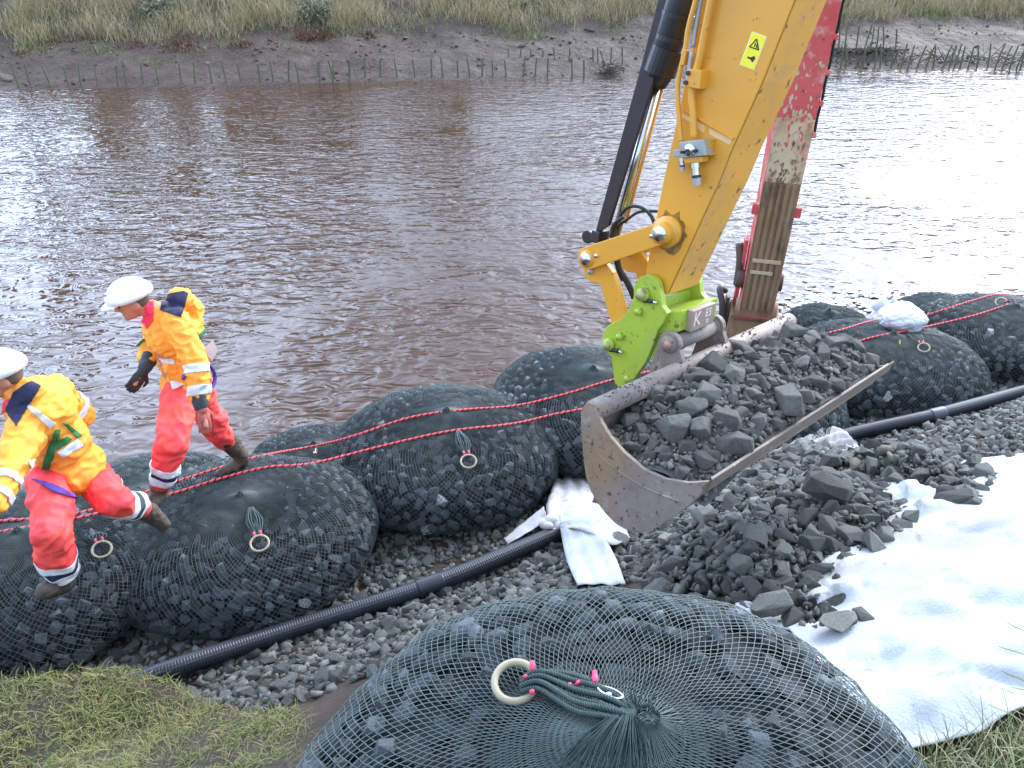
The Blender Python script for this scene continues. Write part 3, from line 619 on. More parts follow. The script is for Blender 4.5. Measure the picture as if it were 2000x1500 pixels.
# white sheet under and beside the heap
def curve_px(px, n):
    S = np.array([(u, v) for u, v in px], float); L = np.concatenate([[0], np.cumsum(np.hypot(*np.diff(S, axis=0).T))]); t = np.linspace(0, L[-1], n); return np.stack([np.interp(t, L, S[:, 0]), np.interp(t, L, S[:, 1])], 1)
NU, NV = 220, 150
tp = curve_px([(1508, 888), (1590, 862), (1660, 845), (1700, 925), (1800, 925), (1890, 905), (2000, 893), (2300, 870)], NU)
bt = curve_px([(1430, 1208), (1490, 1232), (1540, 1240), (1650, 1375), (1768, 1483), (1900, 1452), (2000, 1400), (2300, 1240)], NU)
T3 = np.array([on_ground(u, v) for u, v in tp]); B3 = np.array([on_ground(u, v) for u, v in bt]); V = []
for j in range(NV):
    t = j / (NV - 1)
    for i in range(NU):
        p = T3[i] * (1 - t) + B3[i] * t; q, s = p @ ND, p @ NN
        wv = .07 * nz((q * 1.1 + s * .5, s * 3.2 - q * 1.2, 0), 1., 2) + .17 * (abs(nz((q * .9 + s * .8, s * 1.8 - q * .9, 0), 1.2, 7)) - .2) + .08 * (abs(nz((q * 1.6 - s * .6, s * 2.6 + q * .8, 0), 1.8, 17)) - .2) + .018 * nz((q * 2 + s, s * 5, 0), 2.4, 4) - .030 * max(0, 1 - 7 * abs(nz((q * .8 + s * .35, s * 1.1 - q * .5, 0), 1.5, 31))) + .028 * max(0, 1 - 9 * abs(nz((q * .5 - s * .9, s * .7 + q * .6, 0), 1.7, 41)))
        edge = sst(0, .08, t) * sst(0, .1, 1 - t)
        lift = .02 + .05 * sst(.55, .9, t) * sst(0, .5, i / NU)
        V.append((p[0], p[1], gz(p[0], p[1]) + lift - (lift + .03) * sst(.0, .07, heap_h(q, s)) + wv * (.35 + .65 * edge) * (.5 if poly_contains(HEAPP, q, s) else 1.)))
        if heap_h(q, s) < .01: V[-1] = (*V[-1][:2], max(V[-1][2], gz(p[0], p[1]) + .034 + .12 * max(0, wv)))
F = [(j * NU + i, (j + 1) * NU + i, (j + 1) * NU + i + 1, j * NU + i + 1) for j in range(NV - 1) for i in range(NU - 1)]
o = obj('ground_sheet', V, F, WHITE, smooth=True); md = o.modifiers.new('s', 'SOLIDIFY'); md.thickness = .006
tag(o, 'large white fabric sheet spread on the bank under the heap of stones, mud stained', 'sheet')

def ribbon(rows, name, mat, parent, n=10, wob=.008, th=.004, seed=0):
    """rows: left and right edge points down the strip of cloth"""
    Lr = spline([r[0] for r in rows], n); Rr = spline([r[1] for r in rows], n); W = 14; V = []
    for a, b in zip(Lr, Rr):
        for k in range(W + 1):
            p = a + (b - a) * k / W; V.append(p + A3(0, 0, 1) * (wob * (nz(p, 14, seed) + .8 * math.sin(k * 1.1 + seed + p[0] * 9))))
    F = [(i * (W + 1) + k, i * (W + 1) + k + 1, (i + 1) * (W + 1) + k + 1, (i + 1) * (W + 1) + k) for i in range(len(Lr) - 1) for k in range(W)]
    o = obj(name, V, F, mat, parent, True); md = o.modifiers.new('s', 'SOLIDIFY'); md.thickness = th; return o
g = on_ground
kr = tag(empty('knotted_cloth', on_ground(1085, 1030)), 'torn white cloth knotted round the black pipe, left of the bucket', 'cloth')
ribbon([(g(1092, 1012, .18), g(1140, 1000, .20)), (g(1098, 1050, .13), g(1180, 1050, .15)), (g(1108, 1095, .07), g(1205, 1095, .09)), (g(1128, 1142, .05), g(1222, 1142, .06))], 'cloth_tail', WHITE, kr, seed=1)
ribbon([(g(1085, 1010, .18), g(1095, 1030, .15)), (g(1120, 985, .20), g(1150, 1040, .17)), (g(1165, 985, .16), g(1195, 1062, .12)), (g(1205, 1010, .09), g(1232, 1048, .07))], 'cloth_flap', WHITE, kr, seed=2, wob=.012)
ribbon([(g(1080, 935, .12), g(1150, 930, .12)), (g(1078, 955, .17), g(1160, 962, .16)), (g(1068, 985, .19), g(1150, 990, .18)), (g(1070, 1010, .17), g(1115, 1015, .17))], 'cloth_top', WHITEB, kr, seed=3, wob=.016)
ribbon([(g(1062, 990, .17), g(1070, 1012, .17)), (g(1035, 1010, .12), g(1048, 1030, .12)), (g(1010, 1030, .07), g(1020, 1048, .07)), (g(983, 1052, .03), g(992, 1062, .03))], 'cloth_tail', WHITEB, kr, seed=4)
fr_ = tag(empty('fabric_scrap', g(1580, 872)), 'crumpled white fabric edge lying against the pipe right of the bucket lip', 'fabric')
ribbon([(g(1500, 888, .16), g(1512, 905, .06)), (g(1545, 862, .20), g(1570, 893, .08)), (g(1600, 842, .22), g(1615, 880, .08)), (g(1640, 838, .18), g(1650, 868, .08)), (g(1662, 850, .12), g(1668, 872, .05))], 'fabric_fold', WHITEB, fr_, seed=7, wob=.03)
ribbon([(g(1655, 862, .10), g(1640, 885, .05)), (g(1672, 880, .10), g(1655, 905, .05)), (g(1690, 905, .05), g(1672, 925, .04))], 'fabric_fold', WHITE, fr_, seed=9, wob=.02)
m = MB(); kp = g(1078, 1030, .12)
for k, (dx, dy, dz, r) in enumerate(((-.05, 0, .03, .05), (0, .02, .06, .055), (.05, -.02, .03, .05), (.01, -.05, .0, .05), (-.03, -.04, .045, .04))): m.ball(kp + A3(dx, dy, dz), r * 1.1, r * .9, r * .85)
kn = m.build('knot', WHITEB, kr, True)
for v in kn.data.vertices: v.co += v.co.normalized() * .012 * nz(v.co * 1, 16, 3)
# red ropes lying over the bags
def rope(px, label, name='safety_rope'):
    P = path_on_bags(px, .014, 14); L = np.concatenate([[0], np.cumsum([np.linalg.norm(P[i + 1] - P[i]) for i in range(len(P) - 1)])])
    Lf = np.arange(0, L[-1], .03); Pf = np.stack([np.interp(Lf, L, [p[i] for p in P]) for i in range(3)], 1)
    mb = MB().tube(list(Pf), .0112, 8, False); o = mb.build(name, ROPE, None, True); me = o.data; uvl = me.uv_layers.new(name='UVMap')
    for f in me.polygons:
        ks = [me.loops[l].vertex_index % 8 for l in f.loop_indices]; wrap = 7 in ks and 0 in ks
        for l in f.loop_indices:
            vi = me.loops[l].vertex_index; k = vi % 8; k = 8 if (wrap and k == 0) else k; uvl.data[l].uv = (Lf[vi // 8], k / 8)
    tag(o, label, 'rope', 'red ropes laid along the net bags')
rope([(-60, 1032), (0, 1018), (150, 1003), (340, 942), (500, 893), (610, 872), (690, 852), (800, 816), (900, 801), (1010, 792), (1110, 768), (1200, 741), (1320, 715), (1450, 690), (1560, 664), (1640, 645), (1715, 624), (1790, 620), (1840, 606), (1900, 587), (1945, 576), (2000, 577), (2060, 574)], 'red and black rope along the net bags, the one nearer the water')
rope([(-60, 1052), (0, 1039), (150, 1012), (330, 966), (430, 935), (520, 913), (610, 905), (760, 868), (880, 842), (1000, 828), (1080, 810), (1150, 796), (1300, 760), (1480, 716), (1625, 682), (1700, 660), (1760, 648), (1815, 637), (1900, 617), (1975, 593)], 'red and black rope along the net bags, the one nearer the pipe')
m = MB(); p = on_bag(616, 880, .03); q = on_bag(615, 893, .03); m.box(p, (.018, 0, 0), (0, .006, .006), (0, .01, .02)); m.box(q, (.018, 0, 0), (0, .006, .006), (0, .01, .022)); m.tube([p, q], .004, 5)
tag(m.build('rope_clip', STEEL), 'small white metal clip between the two red ropes', 'clip')

# white plastic bag on the right-hand bag
def plastic():
    c = on_bag(1757, 640, .02); bm = bmesh.new(); bmesh.ops.create_icosphere(bm, subdivisions=5, radius=1)
    ex = unit(A3(.95, .3, -.12)); ey = unit(A3(-.3, .9, .1)); ez = A3(0, 0, 1)
    for v in bm.verts:
        p = np.array(v.co); x, y, z = p
        k = 1 + .16 * nz(p, 1.5, 2) + .09 * abs(nz(p, 3.4, 5)) + .05 * nz(p, 8, 8)
        x *= k; y *= k; z *= k; w = .30 * x + .02
        neck = max(0., (z - .35)); zz = .15 * z + .0
        v.co = Vector(c + ex * w * (1 - .2 * max(0, z)) + ey * .19 * y + ez * max(-.02, zz + .10))
    me = bpy.data.meshes.new('film'); bm.to_mesh(me); bm.free(); V_ = np.array([v.co[:] for v in me.vertices]); F_ = [p.vertices[:] for p in me.polygons]
    m = M('plastic_film', (.80, .82, .84), (.72, .74, .78), 6, .3, .012, 14, spots=(((.16, .18, .22), 34, .70, .72),))
    root = tag(empty('plastic_bag', c), 'knotted white plastic bag lying on the net bag across the red ropes', 'plastic bag'); obj('bag_film', V_, F_, m, root, True)
    # twisted neck with a flared top
    p0 = on_bag(1735, 622, .10); mb = MB(); P = [p0, p0 + A3(-.02, .02, .04), p0 + A3(-.02, .04, .07)]; n = 26
    rows = [(p0 + A3(0, 0, -.06), .11), (p0 + A3(-.02, .02, .01), .06), (p0 + A3(-.02, .03, .05), .045), (p0 + A3(-.0, .05, .10), .09), (p0 + A3(.06, .07, .17), .075), (p0 + A3(.10, .08, .20), .04)]
    V2 = []
    for i, (c_, r_) in enumerate(rows):
        for k in range(n): a = 2 * math.pi * k / n; rr_ = r_ * 1.35 * (1 + .28 * math.sin(a * 5 + i * .8) + .15 * math.sin(a * 9 + i)); V2.append(c_ + A3(math.cos(a) * rr_, math.sin(a) * rr_ * .7, .02 * math.sin(a * 3 + i)))
    F2 = [(i * n + k, i * n + (k + 1) % n, (i + 1) * n + (k + 1) % n, (i + 1) * n + k) for i in range(len(rows) - 1) for k in range(n)]
    obj('bag_neck', V2, F2, m, root, True); t = MB(); a = on_bag(1756, 668, .03); t.tube([a, a + A3(.0, -.02, -.05)], .008, 6); t.build('yellow_tie', M('yellow_tie', (.7, .6, .03), None, 4, .5), root)
plastic()

# ------------------------------------------------------------------ yellow excavator: stick, linkage, coupler and bucket
AX = A3(math.cos(math.radians(5)) * math.cos(math.radians(46)), math.cos(math.radians(5)) * math.sin(math.radians(46)), -math.sin(math.radians(5)))
BX = unit(A3(AX[1], -AX[0], 0)); WX = unit(np.cross(AX, BX)); WX = WX if WX[2] > 0 else -WX
BW = 2.06; BO = CO + ray(1147, 798) * 3.97
def P2(u, v, s):                                     # the spot in the upright plane across the bucket axis, s along it
    d = ray(u, v); p0 = BO + AX * s; p = CO + d * (((p0 - CO) @ AX) / (d @ AX)); r = p - p0; return A3(r @ BX, r @ WX)
def X3(q, s): return BO + AX * s + BX * q[0] + WX * q[1]
def plate(poly, s0, s1, mb=None): mb = mb or MB(); return mb.prism([X3(q, s0) for q in poly], [X3(q, s1) for q in poly])
def circ(c, r, n=20, a0=0, a1=360): return [A3(c[0] + r * math.cos(math.radians(a)), c[1] + r * math.sin(math.radians(a))) for a in np.linspace(a0, a1, n, endpoint=(a1 - a0) < 360)]
def capsule2(c0, r0, c1, r1, n=10):
    d = unit(np.append(c1 - c0, 0)); a = math.degrees(math.atan2(d[1], d[0])); return circ(c0, r0, n, a + 90, a + 270) + circ(c1, r1, n, a - 90, a + 90)
def px2(L, s): return [P2(u, v, s) for u, v in L]
def pin(c, r, s0, s1, mb=None): mb = mb or MB(); return mb.tube([X3(c, s0), X3(c, s1)], r, 16)
exc = tag(empty('excavator', X3((0, -.6), 1.0)), 'yellow excavator arm with lime coupler holding a wide bucket full of stones', 'excavator')
# bucket
outer = px2([(1134, 800), (1136, 852), (1145, 933), (1167, 982), (1203, 1023), (1240, 1039), (1275, 1034), (1302, 1018), (1352, 982), (1388, 940)], 0)
o2 = np.array([q[:2] for q in spline([np.append(q, 0) for q in outer], 4)])
tg = np.gradient(o2, axis=0); tg /= np.linalg.norm(tg, axis=1, keepdims=True); nin = np.stack([-tg[:, 1], tg[:, 0]], 1)
if (nin[len(nin) // 2] @ (np.array([.3, 0.]) - o2[len(o2) // 2])) < 0: nin = -nin
inn = o2 + nin * .014
m = MB(); n_ = len(o2); V = [X3(q, .02) for q in o2] + [X3(q, .02) for q in inn] + [X3(q, BW - .02) for q in o2] + [X3(q, BW - .02) for q in inn]
F = []
for i in range(n_ - 1): F += [(i, i + 1, 2 * n_ + i + 1, 2 * n_ + i), (n_ + i, 3 * n_ + i, 3 * n_ + i + 1, n_ + i + 1)]
F += [(0, 2 * n_, 3 * n_, n_), (n_ - 1, 2 * n_ - 1, 4 * n_ - 1, 3 * n_ - 1)]
bucket = m.add(V, F).build('bucket', BUCK, exc, True)
inner = px2([(1388, 940), (1343, 943), (1298, 935), (1257, 917), (1217, 883), (1190, 852), (1174, 825), (1160, 790)], 0)
side = [*o2, *inner[1:], A3(.0, .035)]
for s0, s1 in ((0, .022), (BW - .022, BW)): plate(side, s0, s1).build('side_plate', BUCK, bucket, bevel=.003)
MB().tube([X3((.028, -.005), .015), X3((.028, -.005), BW - .015)], .054, 20).build('back_tube', BUCK, bucket, True)
lip = o2[-1]; dl = unit(np.append(o2[-1] - o2[-3], 0))[:2]; nl = A3(-dl[1], dl[0])
plate([lip - dl * .06 - nl * .016, lip + dl * .015 - nl * .003, lip + dl * .015 + nl * .003, lip - dl * .06 + nl * .016], -.004, BW + .03).build('cutting_edge', BEDGE, bucket, bevel=.003)
m = MB(); vv = [A3(*p) for p in o2[6:22]]                   # weld seam across the side plate
seam = px2([(1150, 858), (1172, 890), (1215, 925), (1270, 957), (1330, 980)], 0); MB().tube(spline([X3(q, -.001) for q in seam], 6), .004, 6).build('weld_seam', BUCK, bucket, True)
earc = P2(1310, 671, .78); low1, low2 = P2(1345, 737, .78), P2(1255, 768, .78)
ear = circ(earc, .068, 16, 190, -10) + [low1, low2]
for s0, s1 in ((.765, .80), (1.215, 1.25)):
    e = plate(ear, s0, s1).build('hanger_ear', BUCK, bucket, bevel=.004); so = s0 - .012 if s0 < 1 else s0 - .012
    pin(earc, .05, so, s0 + .002).build('ear_boss', BUCK, e, True); pin(earc, .022, so - .008, so + .004).build('pin_end', M('pin_red', (.5, .24, .2), (.4, .2, .17), 20, .5), e, True)
pin(earc + A3(.0, -.005), .047, .80, 1.215).build('cross_tube', BUCK, bucket, True)
crm = []; cr_ = np.random.default_rng(77)
for _ in range(420):
    a_ = cr_.uniform(-.3, 1.9); s_ = cr_.uniform(.05, BW - .05)
    if math.sin(s_ * 7) + math.sin(s_ * 17 + 1) + cr_.normal() * .6 > .3: crm.append((X3((.028 + .055 * math.cos(a_), -.005 + .055 * math.sin(a_)), s_), cr_.uniform(.003, .010), rotm(cr_)))
for _ in range(260): crm.append((X3(lip - dl * cr_.uniform(0, .09) + nl * .02 * (1 if nl[1] > 0 else -1), cr_.uniform(.05, BW - .03)), cr_.uniform(.003, .009), rotm(cr_)))
Vr, Fr = joined(crm, SM, cr_); obj('caked_dirt', Vr, Fr, M('caked_dirt', (.06, .048, .038), (.10, .085, .07), 30, .95), bucket)['kind'] = 'stuff'
# stones carried in the bucket
def bkt_w(b, s): return -.075 + .12 * math.sin(math.pi * min(1, max(0, b / .80))) * sst(-.2, .75, s) * (1 - .75 * sst(1.7, 2.0, s)) - .13 * (1 - sst(0, .55, s)) * (1 - b * .4) - .05 * sst(.48, .68, b) + .03 * nz((b, s, 0), 5, 3)
br = np.random.default_rng(21)
def okk(b, s): return .05 < b < .655 - .02 * (s < .2) and .04 < s < BW - .04
BP = scatter_disc(5000, (.03, .76), (.03, BW - .02), lambda r: .034 + .068 * r.random() ** 2.0, okk, br, .74)
bs = [(X3((b, bkt_w(b, s) + r * .3), s), r * 1.12, frame_to(WX, br)) for b, s, r in BP]
vis = sorted(((x[1], i) for i, x in enumerate(bs)), reverse=True); top = {i for _, i in vis[:170]}
for i in top:
    o = place('bucket_stone', SH_BKT[br.integers(14)], *bs[i]); b_, s_, r_ = BP[i]; lb_ = '%s dusty stone in the bucket, %s, %s' % ('large' if r_ > .055 else 'small', 'near its left end' if s_ < .45 else 'left of its middle' if s_ < .95 else 'right of its middle' if s_ < 1.5 else 'near its right end', 'by the tube' if b_ < .24 else 'mid load' if b_ < .5 else 'by the lip')
    tag(o, lb_, 'stone', 'stones carried in the digger bucket')
small = [bs[i] for i in range(len(bs)) if i not in top]
for _ in range(3800):
    b, s = br.uniform(.05, .67), br.uniform(.04, BW - .04); r = .007 + .018 * br.random() ** 1.5; small.append((X3((b, bkt_w(b, s) + br.uniform(-.008, .012)), s), r, rotm(br)))
Vr, Fr = joined(small, SBD, br); tag(obj('bucket_rubble', Vr, Fr, DUSTI, centre=False), 'small dusty broken stone filling the digger bucket', 'rubble', kind='stuff')
gb, gs_ = np.linspace(.02, .69, 40), np.linspace(.02, BW - .02, 90); V = [X3((b, bkt_w(b, s) - .008), s) for s in gs_ for b in gb]
F = [(i * 40 + j, i * 40 + j + 1, (i + 1) * 40 + j + 1, (i + 1) * 40 + j) for i in range(89) for j in range(39)]
tag(obj('bucket_dirt', V, F, M('bucket_dirt', (.075, .073, .065), (.11, .105, .095), 20, .95, .012, 60), smooth=True, centre=False), 'grey dirt between the stones in the digger bucket', 'dirt', kind='stuff')
# stick
SF, SB = .845, 1.155
stk = px2([(1261, 533), (1272, 566), (1302, 577), (1374, 420), (1402, 360), (1430, 290), (1488, 162), (1552, 0), (1650, -240), (1452, -240), (1371, 0), (1318, 252), (1294, 360)], SF)
stick = plate(stk, SF, SB).build('stick', YEL, exc, bevel=.006)
def on_face(L, s=SF, th=.004, lift=.0): return plate(px2(L, s), s - lift - th, s - lift + .001)
c2 = lambda L: [(1100 + x / 3.571, y / 3.571) for x, y in L]
c3 = lambda L: [(1100 + x / 3.409, 360 + y / 3.409) for x, y in L]
# the worn underside plate
e0, e1 = px2([(1302, 577), (1552, 0)], SF)
m = MB(); dn = A3(e1[1] - e0[1], -(e1[0] - e0[0])); dn /= np.linalg.norm(dn); dn = dn if dn[0] > 0 else -dn
und = px2([(1304, 574), (1374, 420), (1402, 360), (1430, 290), (1488, 162), (1552, 0), (1650, -240)], SF)
for i in range(len(und) - 1): m.add([X3(und[i] + dn * .003, SF + .006), X3(und[i + 1] + dn * .003, SF + .006), X3(und[i + 1] + dn * .003, SB - .006), X3(und[i] + dn * .003, SB - .006)], [(0, 1, 2, 3)])
m.build('underside_plate', YELD, stick)
st = on_face(c2([(1325, 225), (1415, 260), (1330, 482), (1238, 448)]), th=.003).build('warning_sticker', M('sticker_yellow', (.93, .83, .03), (.90, .80, .03), 5, .4), stick)
stw = on_face(c2([(1318, 219), (1422, 258), (1333, 489), (1231, 452)]), th=.0015).build('sticker_border', M('sticker_rim', (.9, .82, .45), None, 5, .5), st)
INK = M('ink', (.03, .03, .03), None, 5, .6); mk = MB()
def stroke(L, w=.0028):
    Q = px2(c2(L), SF)
    for a, b in zip(Q[:-1], Q[1:]):
        d = unit(np.append(b - a, 0))[:2]; n2 = A3(-d[1], d[0]) * w; plate([a - n2, b - n2, b + n2, a + n2], SF - .0042, SF - .0028, mk)
stroke([(1352, 272), (1366, 348), (1303, 326), (1352, 272)]); stroke([(1345, 300), (1335, 325)]); stroke([(1350, 312), (1352, 335)]); stroke([(1288, 398), (1316, 412)], .004)
plate(px2(c2([(1312, 398), (1338, 390), (1342, 410), (1322, 436), (1310, 418)]), SF), SF - .0042, SF - .0028, mk); mk.build('warning_symbol', INK, st)
on_face(c2([(843, 758), (846, 770), (1188, 975), (1196, 960)]), th=.012).build('weld_rib', YEL, stick, bevel=.002)
for L in ([(835, 790), (890, 822), (885, 850), (832, 822)], [(930, 845), (990, 876), (984, 930), (928, 890)], [(1020, 893), (1180, 972), (1165, 1012), (1018, 935)]): on_face(c2(L), th=.002).build('faded_patch', PALEY, stick)
def on_line(L, s, r, n=8, name='', mat=None, par=None, k=6): return MB().tube(spline([X3(P2(u, v, s), s) for u, v in L], k), r, n).build(name, mat, par, True)
on_line(c2([(990, -240), (925, 0), (872, 200), (850, 350), (800, 600), (812, 870), (826, 990)]), SF - .035, .0125, 10, 'hydraulic_pipe', YEL, exc)
on_line(c2([(1085, -240), (1030, 0), (962, 350), (932, 480), (895, 640), (905, 800), (912, 965)]), SF - .035, .0175, 12, 'hydraulic_pipe', YEL, exc)
on_line(c2([(1010, -200), (962, 0), (925, 200), (905, 330)]), SF - .02, .010, 8, 'hydraulic_pipe', GREYM, exc)
on_line(c2([(897, 360), (862, 590)]), SF - .04, .012, 8, 'clamp_bar', GREYM, exc)
cl = plate(px2(c2([(880, 478), (978, 490), (962, 622), (868, 604)]), SF - .05), SF - .065, SF + .001).build('pipe_clamp', YEL, exc, bevel=.004)
for x, y in ((878, 510), (862, 577)): pin(P2(*c2([(x, y)])[0], SF - .06), .011, SF - .075, SF - .05).build('bolt', BLACK, cl)
plate(px2(c2([(838, 345), (870, 350), (850, 455), (822, 455)]), SF - .04), SF - .055, SF - .02).build('pipe_clamp', YEL, exc, bevel=.003)
vb = plate(px2(c2([(828, 988), (998, 970), (1014, 1082), (838, 1102)]), SF - .06), SF - .085, SF - .01).build('valve_block', GREYM, exc, bevel=.004)
plate(px2(c2([(778, 1045), (830, 1040), (834, 1090), (782, 1096)]), SF - .06), SF - .08, SF - .02).build('side_port', GREYM, vb, bevel=.003)
plate(px2(c2([(848, 1100), (986, 1088), (986, 1128), (868, 1137)]), SF - .05), SF - .075, SF - .01).build('flange', YEL, vb, bevel=.003)
plate(px2(c2([(1012, 995), (1050, 975), (1030, 1060), (1048, 1080), (1014, 1070)]), SF - .02), SF - .05, SF + .001).build('bracket', YEL, vb)
pc = P2(*c2([(888, 1046)])[0], SF - .085); pin(pc, .030, SF - .098, SF - .084).build('port_cap', STEEL, vb, True)
for x, y in ((880, 1048), (930, 1050), (843, 1060)): pin(P2(*c2([(x, y)])[0], SF - .085), .008, SF - .108, SF - .084).build('bolt', BLACK, vb)
for L, r in ((((922, 1135), (934, 1290)), .021), (((828, 1100), (832, 1192)), .0125)):
    a, b = [X3(P2(*c2([q])[0], SF - .045), SF - .045) for q in L]; d = b - a
    cp = MB().tube([a, a + d * .22, a + d * .22, a + d * .55], [r * 1.05, r * 1.05, r * .85, r * .85], 14).build('coupling', STEEL, vb, False)
    MB().tube([a + d * .55, a + d * .68], r * 1.12, 14).build('seal_ring', BLACK, cp); MB().tube([a + d * .68, b], r * 1.1, 14).build('coupling_cap', GREYM, cp)
# bucket cylinder
cyl = MB().tube([X3(P2(u, v, 1.), 1.) for u, v in ((1281, 168), (1289, 138), (1331, 0), (1398, -240))], [.055, .082, .082, .082], 24).build('cylinder_barrel', BLACK, exc, True)
for (u0, v0, u1, v1, r) in ((1288, 142, 1306, 92, .090), (1309, 80, 1312, 70, .086), (1322, 34, 1325, 24, .088)): MB().tube([X3(P2(u0, v0, 1.), 1.), X3(P2(u1, v1, 1.), 1.)], r, 24).build('barrel_collar', BLACK, cyl, False)
MB().tube([X3(P2(u, v, 1.), 1.) for u, v in ((1196, 484), (1285, 155))], .026, 18).build('cylinder_rod', CHROME, exc, True)
MB().tube([X3(P2(u, v, 1.04), 1.04) for u, v in ((1222, 436), (1300, 150))], .010, 8).build('guide_rod', YEL, exc, True)
plate(px2([(1161, 459), (1188, 441), (1274, 165), (1309, 0), (1352, -200), (1322, -200), (1285, 0), (1251, 131)], .93), .93, .955).build('rod_guard', DARKB, exc, bevel=.004)
MB().box(X3(P2(1168, 462, .93), .95), BX * .03, WX * .035, AX * .05).tube([X3(P2(1150, 462, .93), .91), X3(P2(1150, 462, .93), .99)], .04, 12).build('rod_eye', BLACK, exc, bevel=.006)
# links
k0, k1 = P2(1150, 504, .78), P2(1294, 455, .78)
for s0 in (.76, 1.20):
    lk = plate(capsule2(k0, .066, k1, .058) if s0 < 1 else capsule2(k0, .06, k1, .055), s0, s0 + .045).build('side_link', YEL, exc, bevel=.006)
    for c, r in ((k0, .034), (k1, .038)):
        q = pin(c, r, s0 - .02, s0 + .055).build('link_pin', STEEL, lk, True); pin(c, r + .016, s0 - .008, s0 + .05).build('pin_boss', YEL, lk, True)
    for (x, y) in ((225, 475), (595, 343)): pin(P2(*c3([(x, y)])[0], .76), .011, s0 - .014, s0 + .01).build('bolt', STEEL, lk, True)
pin(k1, .085, .80, .85).build('stick_boss', YEL, exc, True); pin(k0, .05, .78, 1.24).build('knuckle_tube', YEL, exc, True)
bl = px2(c3([(128, 545), (160, 500), (270, 512), (325, 590), (372, 740), (412, 890), (430, 960), (345, 985), (315, 925), (240, 662), (185, 655), (145, 625)]), .80)
for s0 in (.805, 1.155): plate(bl, s0, s0 + .04).build('bucket_link', YEL, exc, bevel=.005)
bt_ = P2(*c3([(183, 580)])[0], .8); pin(bt_, .018, .79, .81).build('link_bolt', GREYM, exc, True)
# quick coupler
cp_ = px2(c3([(480, 690), (492, 645), (520, 615), (560, 600), (605, 612), (640, 650), (660, 740), (668, 810), (692, 840), (704, 858), (672, 925), (640, 965), (610, 1060), (560, 1180), (482, 1290), (440, 1340), (392, 1358), (352, 1320), (332, 1150), (300, 1110), (270, 1040), (278, 980), (305, 938), (400, 890), (450, 830), (478, 750)]), .80)
coup = plate(px2(c3([(520, 790), (600, 780), (590, 900), (550, 1000), (480, 1060), (400, 1070), (330, 1010), (420, 900)]), .80), .82, 1.18).build('quick_coupler', LIME, exc, bevel=.004)
for s0 in (.785, 1.175): plate(cp_, s0, s0 + .042).build('coupler_plate', LIME, coup, bevel=.005)
for (x, y, r) in ((540, 732, .040), (312, 1062, .038)):
    c = P2(*c3([(x, y)])[0], .785); q = pin(c, r, .755, .79).build('coupler_pin', LIME, coup, True); pin(c, r * .62, .742, .76).build('pin_end', M('pin_olive', (.42, .44, .16), (.3, .27, .1), 20, .5), q, True)
    d2 = P2(*c3([(x + 65, y + 45)])[0], .775); MB().tube([X3(c + A3(.015, -.03), .765), X3(d2, .765)], .011, 8).build('grease_nipple', BLACK, q, True); MB().tube([X3(d2, .765), X3(d2 + (d2 - c) * .3, .765)], .009, 8).build('nipple_tip', STEEL, q, True)
for (x, y) in ((510, 845), (385, 1012)): pin(P2(*c3([(x, y)])[0], .785), .020, .755, .79).build('stub_bolt', LIME, coup, True)
pin(P2(*c3([(425, 1300)])[0], .785), .024, .781, .79).build('lug_ring', LIME, coup, True)
top_ = px2(c3([(690, 790), (930, 765), (965, 800), (930, 850), (705, 850)]), 1.0)
cb = px2(c3([(680, 805), (905, 800), (890, 935), (760, 950)]), 1.0); xb = plate(cb, .82, 1.2).build('cross_block', LIME, exc, bevel=.006)
lb = P2(*c3([(896, 872)])[0], 1.0); plate([lb + A3(.0, .058), lb + A3(.036, .058), lb + A3(.036, -.062), lb + A3(.0, -.062)], .885, 1.12).build('label_plate', M('label_brown', (.42, .30, .24), (.34, .24, .19), 10, .5), xb, bevel=.002)
def text_on(txt, c, right, up, size, mat, parent, name):
    cu = bpy.data.curves.new(name, 'FONT'); cu.body = txt; cu.size = size; cu.extrude = .001; cu.align_x = 'CENTER'; cu.align_y = 'CENTER'
    t = bpy.data.objects.new('t', cu); COL.objects.link(t); dg = bpy.context.evaluated_depsgraph_get(); me = bpy.data.meshes.new_from_object(t.evaluated_get(dg)); bpy.data.objects.remove(t)
    R_, U_ = unit(right), unit(up); N_ = np.cross(R_, U_); V_ = np.array([v.co[:] for v in me.vertices]); W_ = c + V_[:, :1] * R_ + V_[:, 1:2] * U_ + V_[:, 2:] * N_
    return obj(name, W_, [p.vertices[:] for p in me.polygons], mat, parent)
LW = M('lettering_white', (.85, .78, .70), (.75, .66, .58), 20, .5)
text_on('K', X3(lb + A3(.038, 0), .935), AX, WX, .115, LW, xb, 'lettering'); text_on('E5', X3(lb + A3(.038, .018), 1.045), AX, WX, .065, LW, xb, 'lettering'); text_on('ES', X3(lb + A3(.038, -.034), 1.045), AX, WX, .032, LW, xb, 'lettering')
# hoses
for L, s, r in (([(640, 180), (560, 178), (490, 190), (420, 240), (350, 290), (330, 370), (350, 450)], .9, .008), ([(615, 290), (585, 210), (520, 155), (440, 150), (385, 200), (345, 280), (320, 350)], .88, .010), ([(345, 260), (335, 330), (350, 440), (372, 560), (420, 640), (455, 710), (475, 760)], .95, .019), ([(370, 250), (350, 330), (335, 420), (365, 560), (400, 640)], .98, .014), ([(400, 215), (335, 270), (315, 350)], .86, .010)):
    on_line(c3(L), s, r, 8, 'hydraulic_hose', RUBBER, exc)

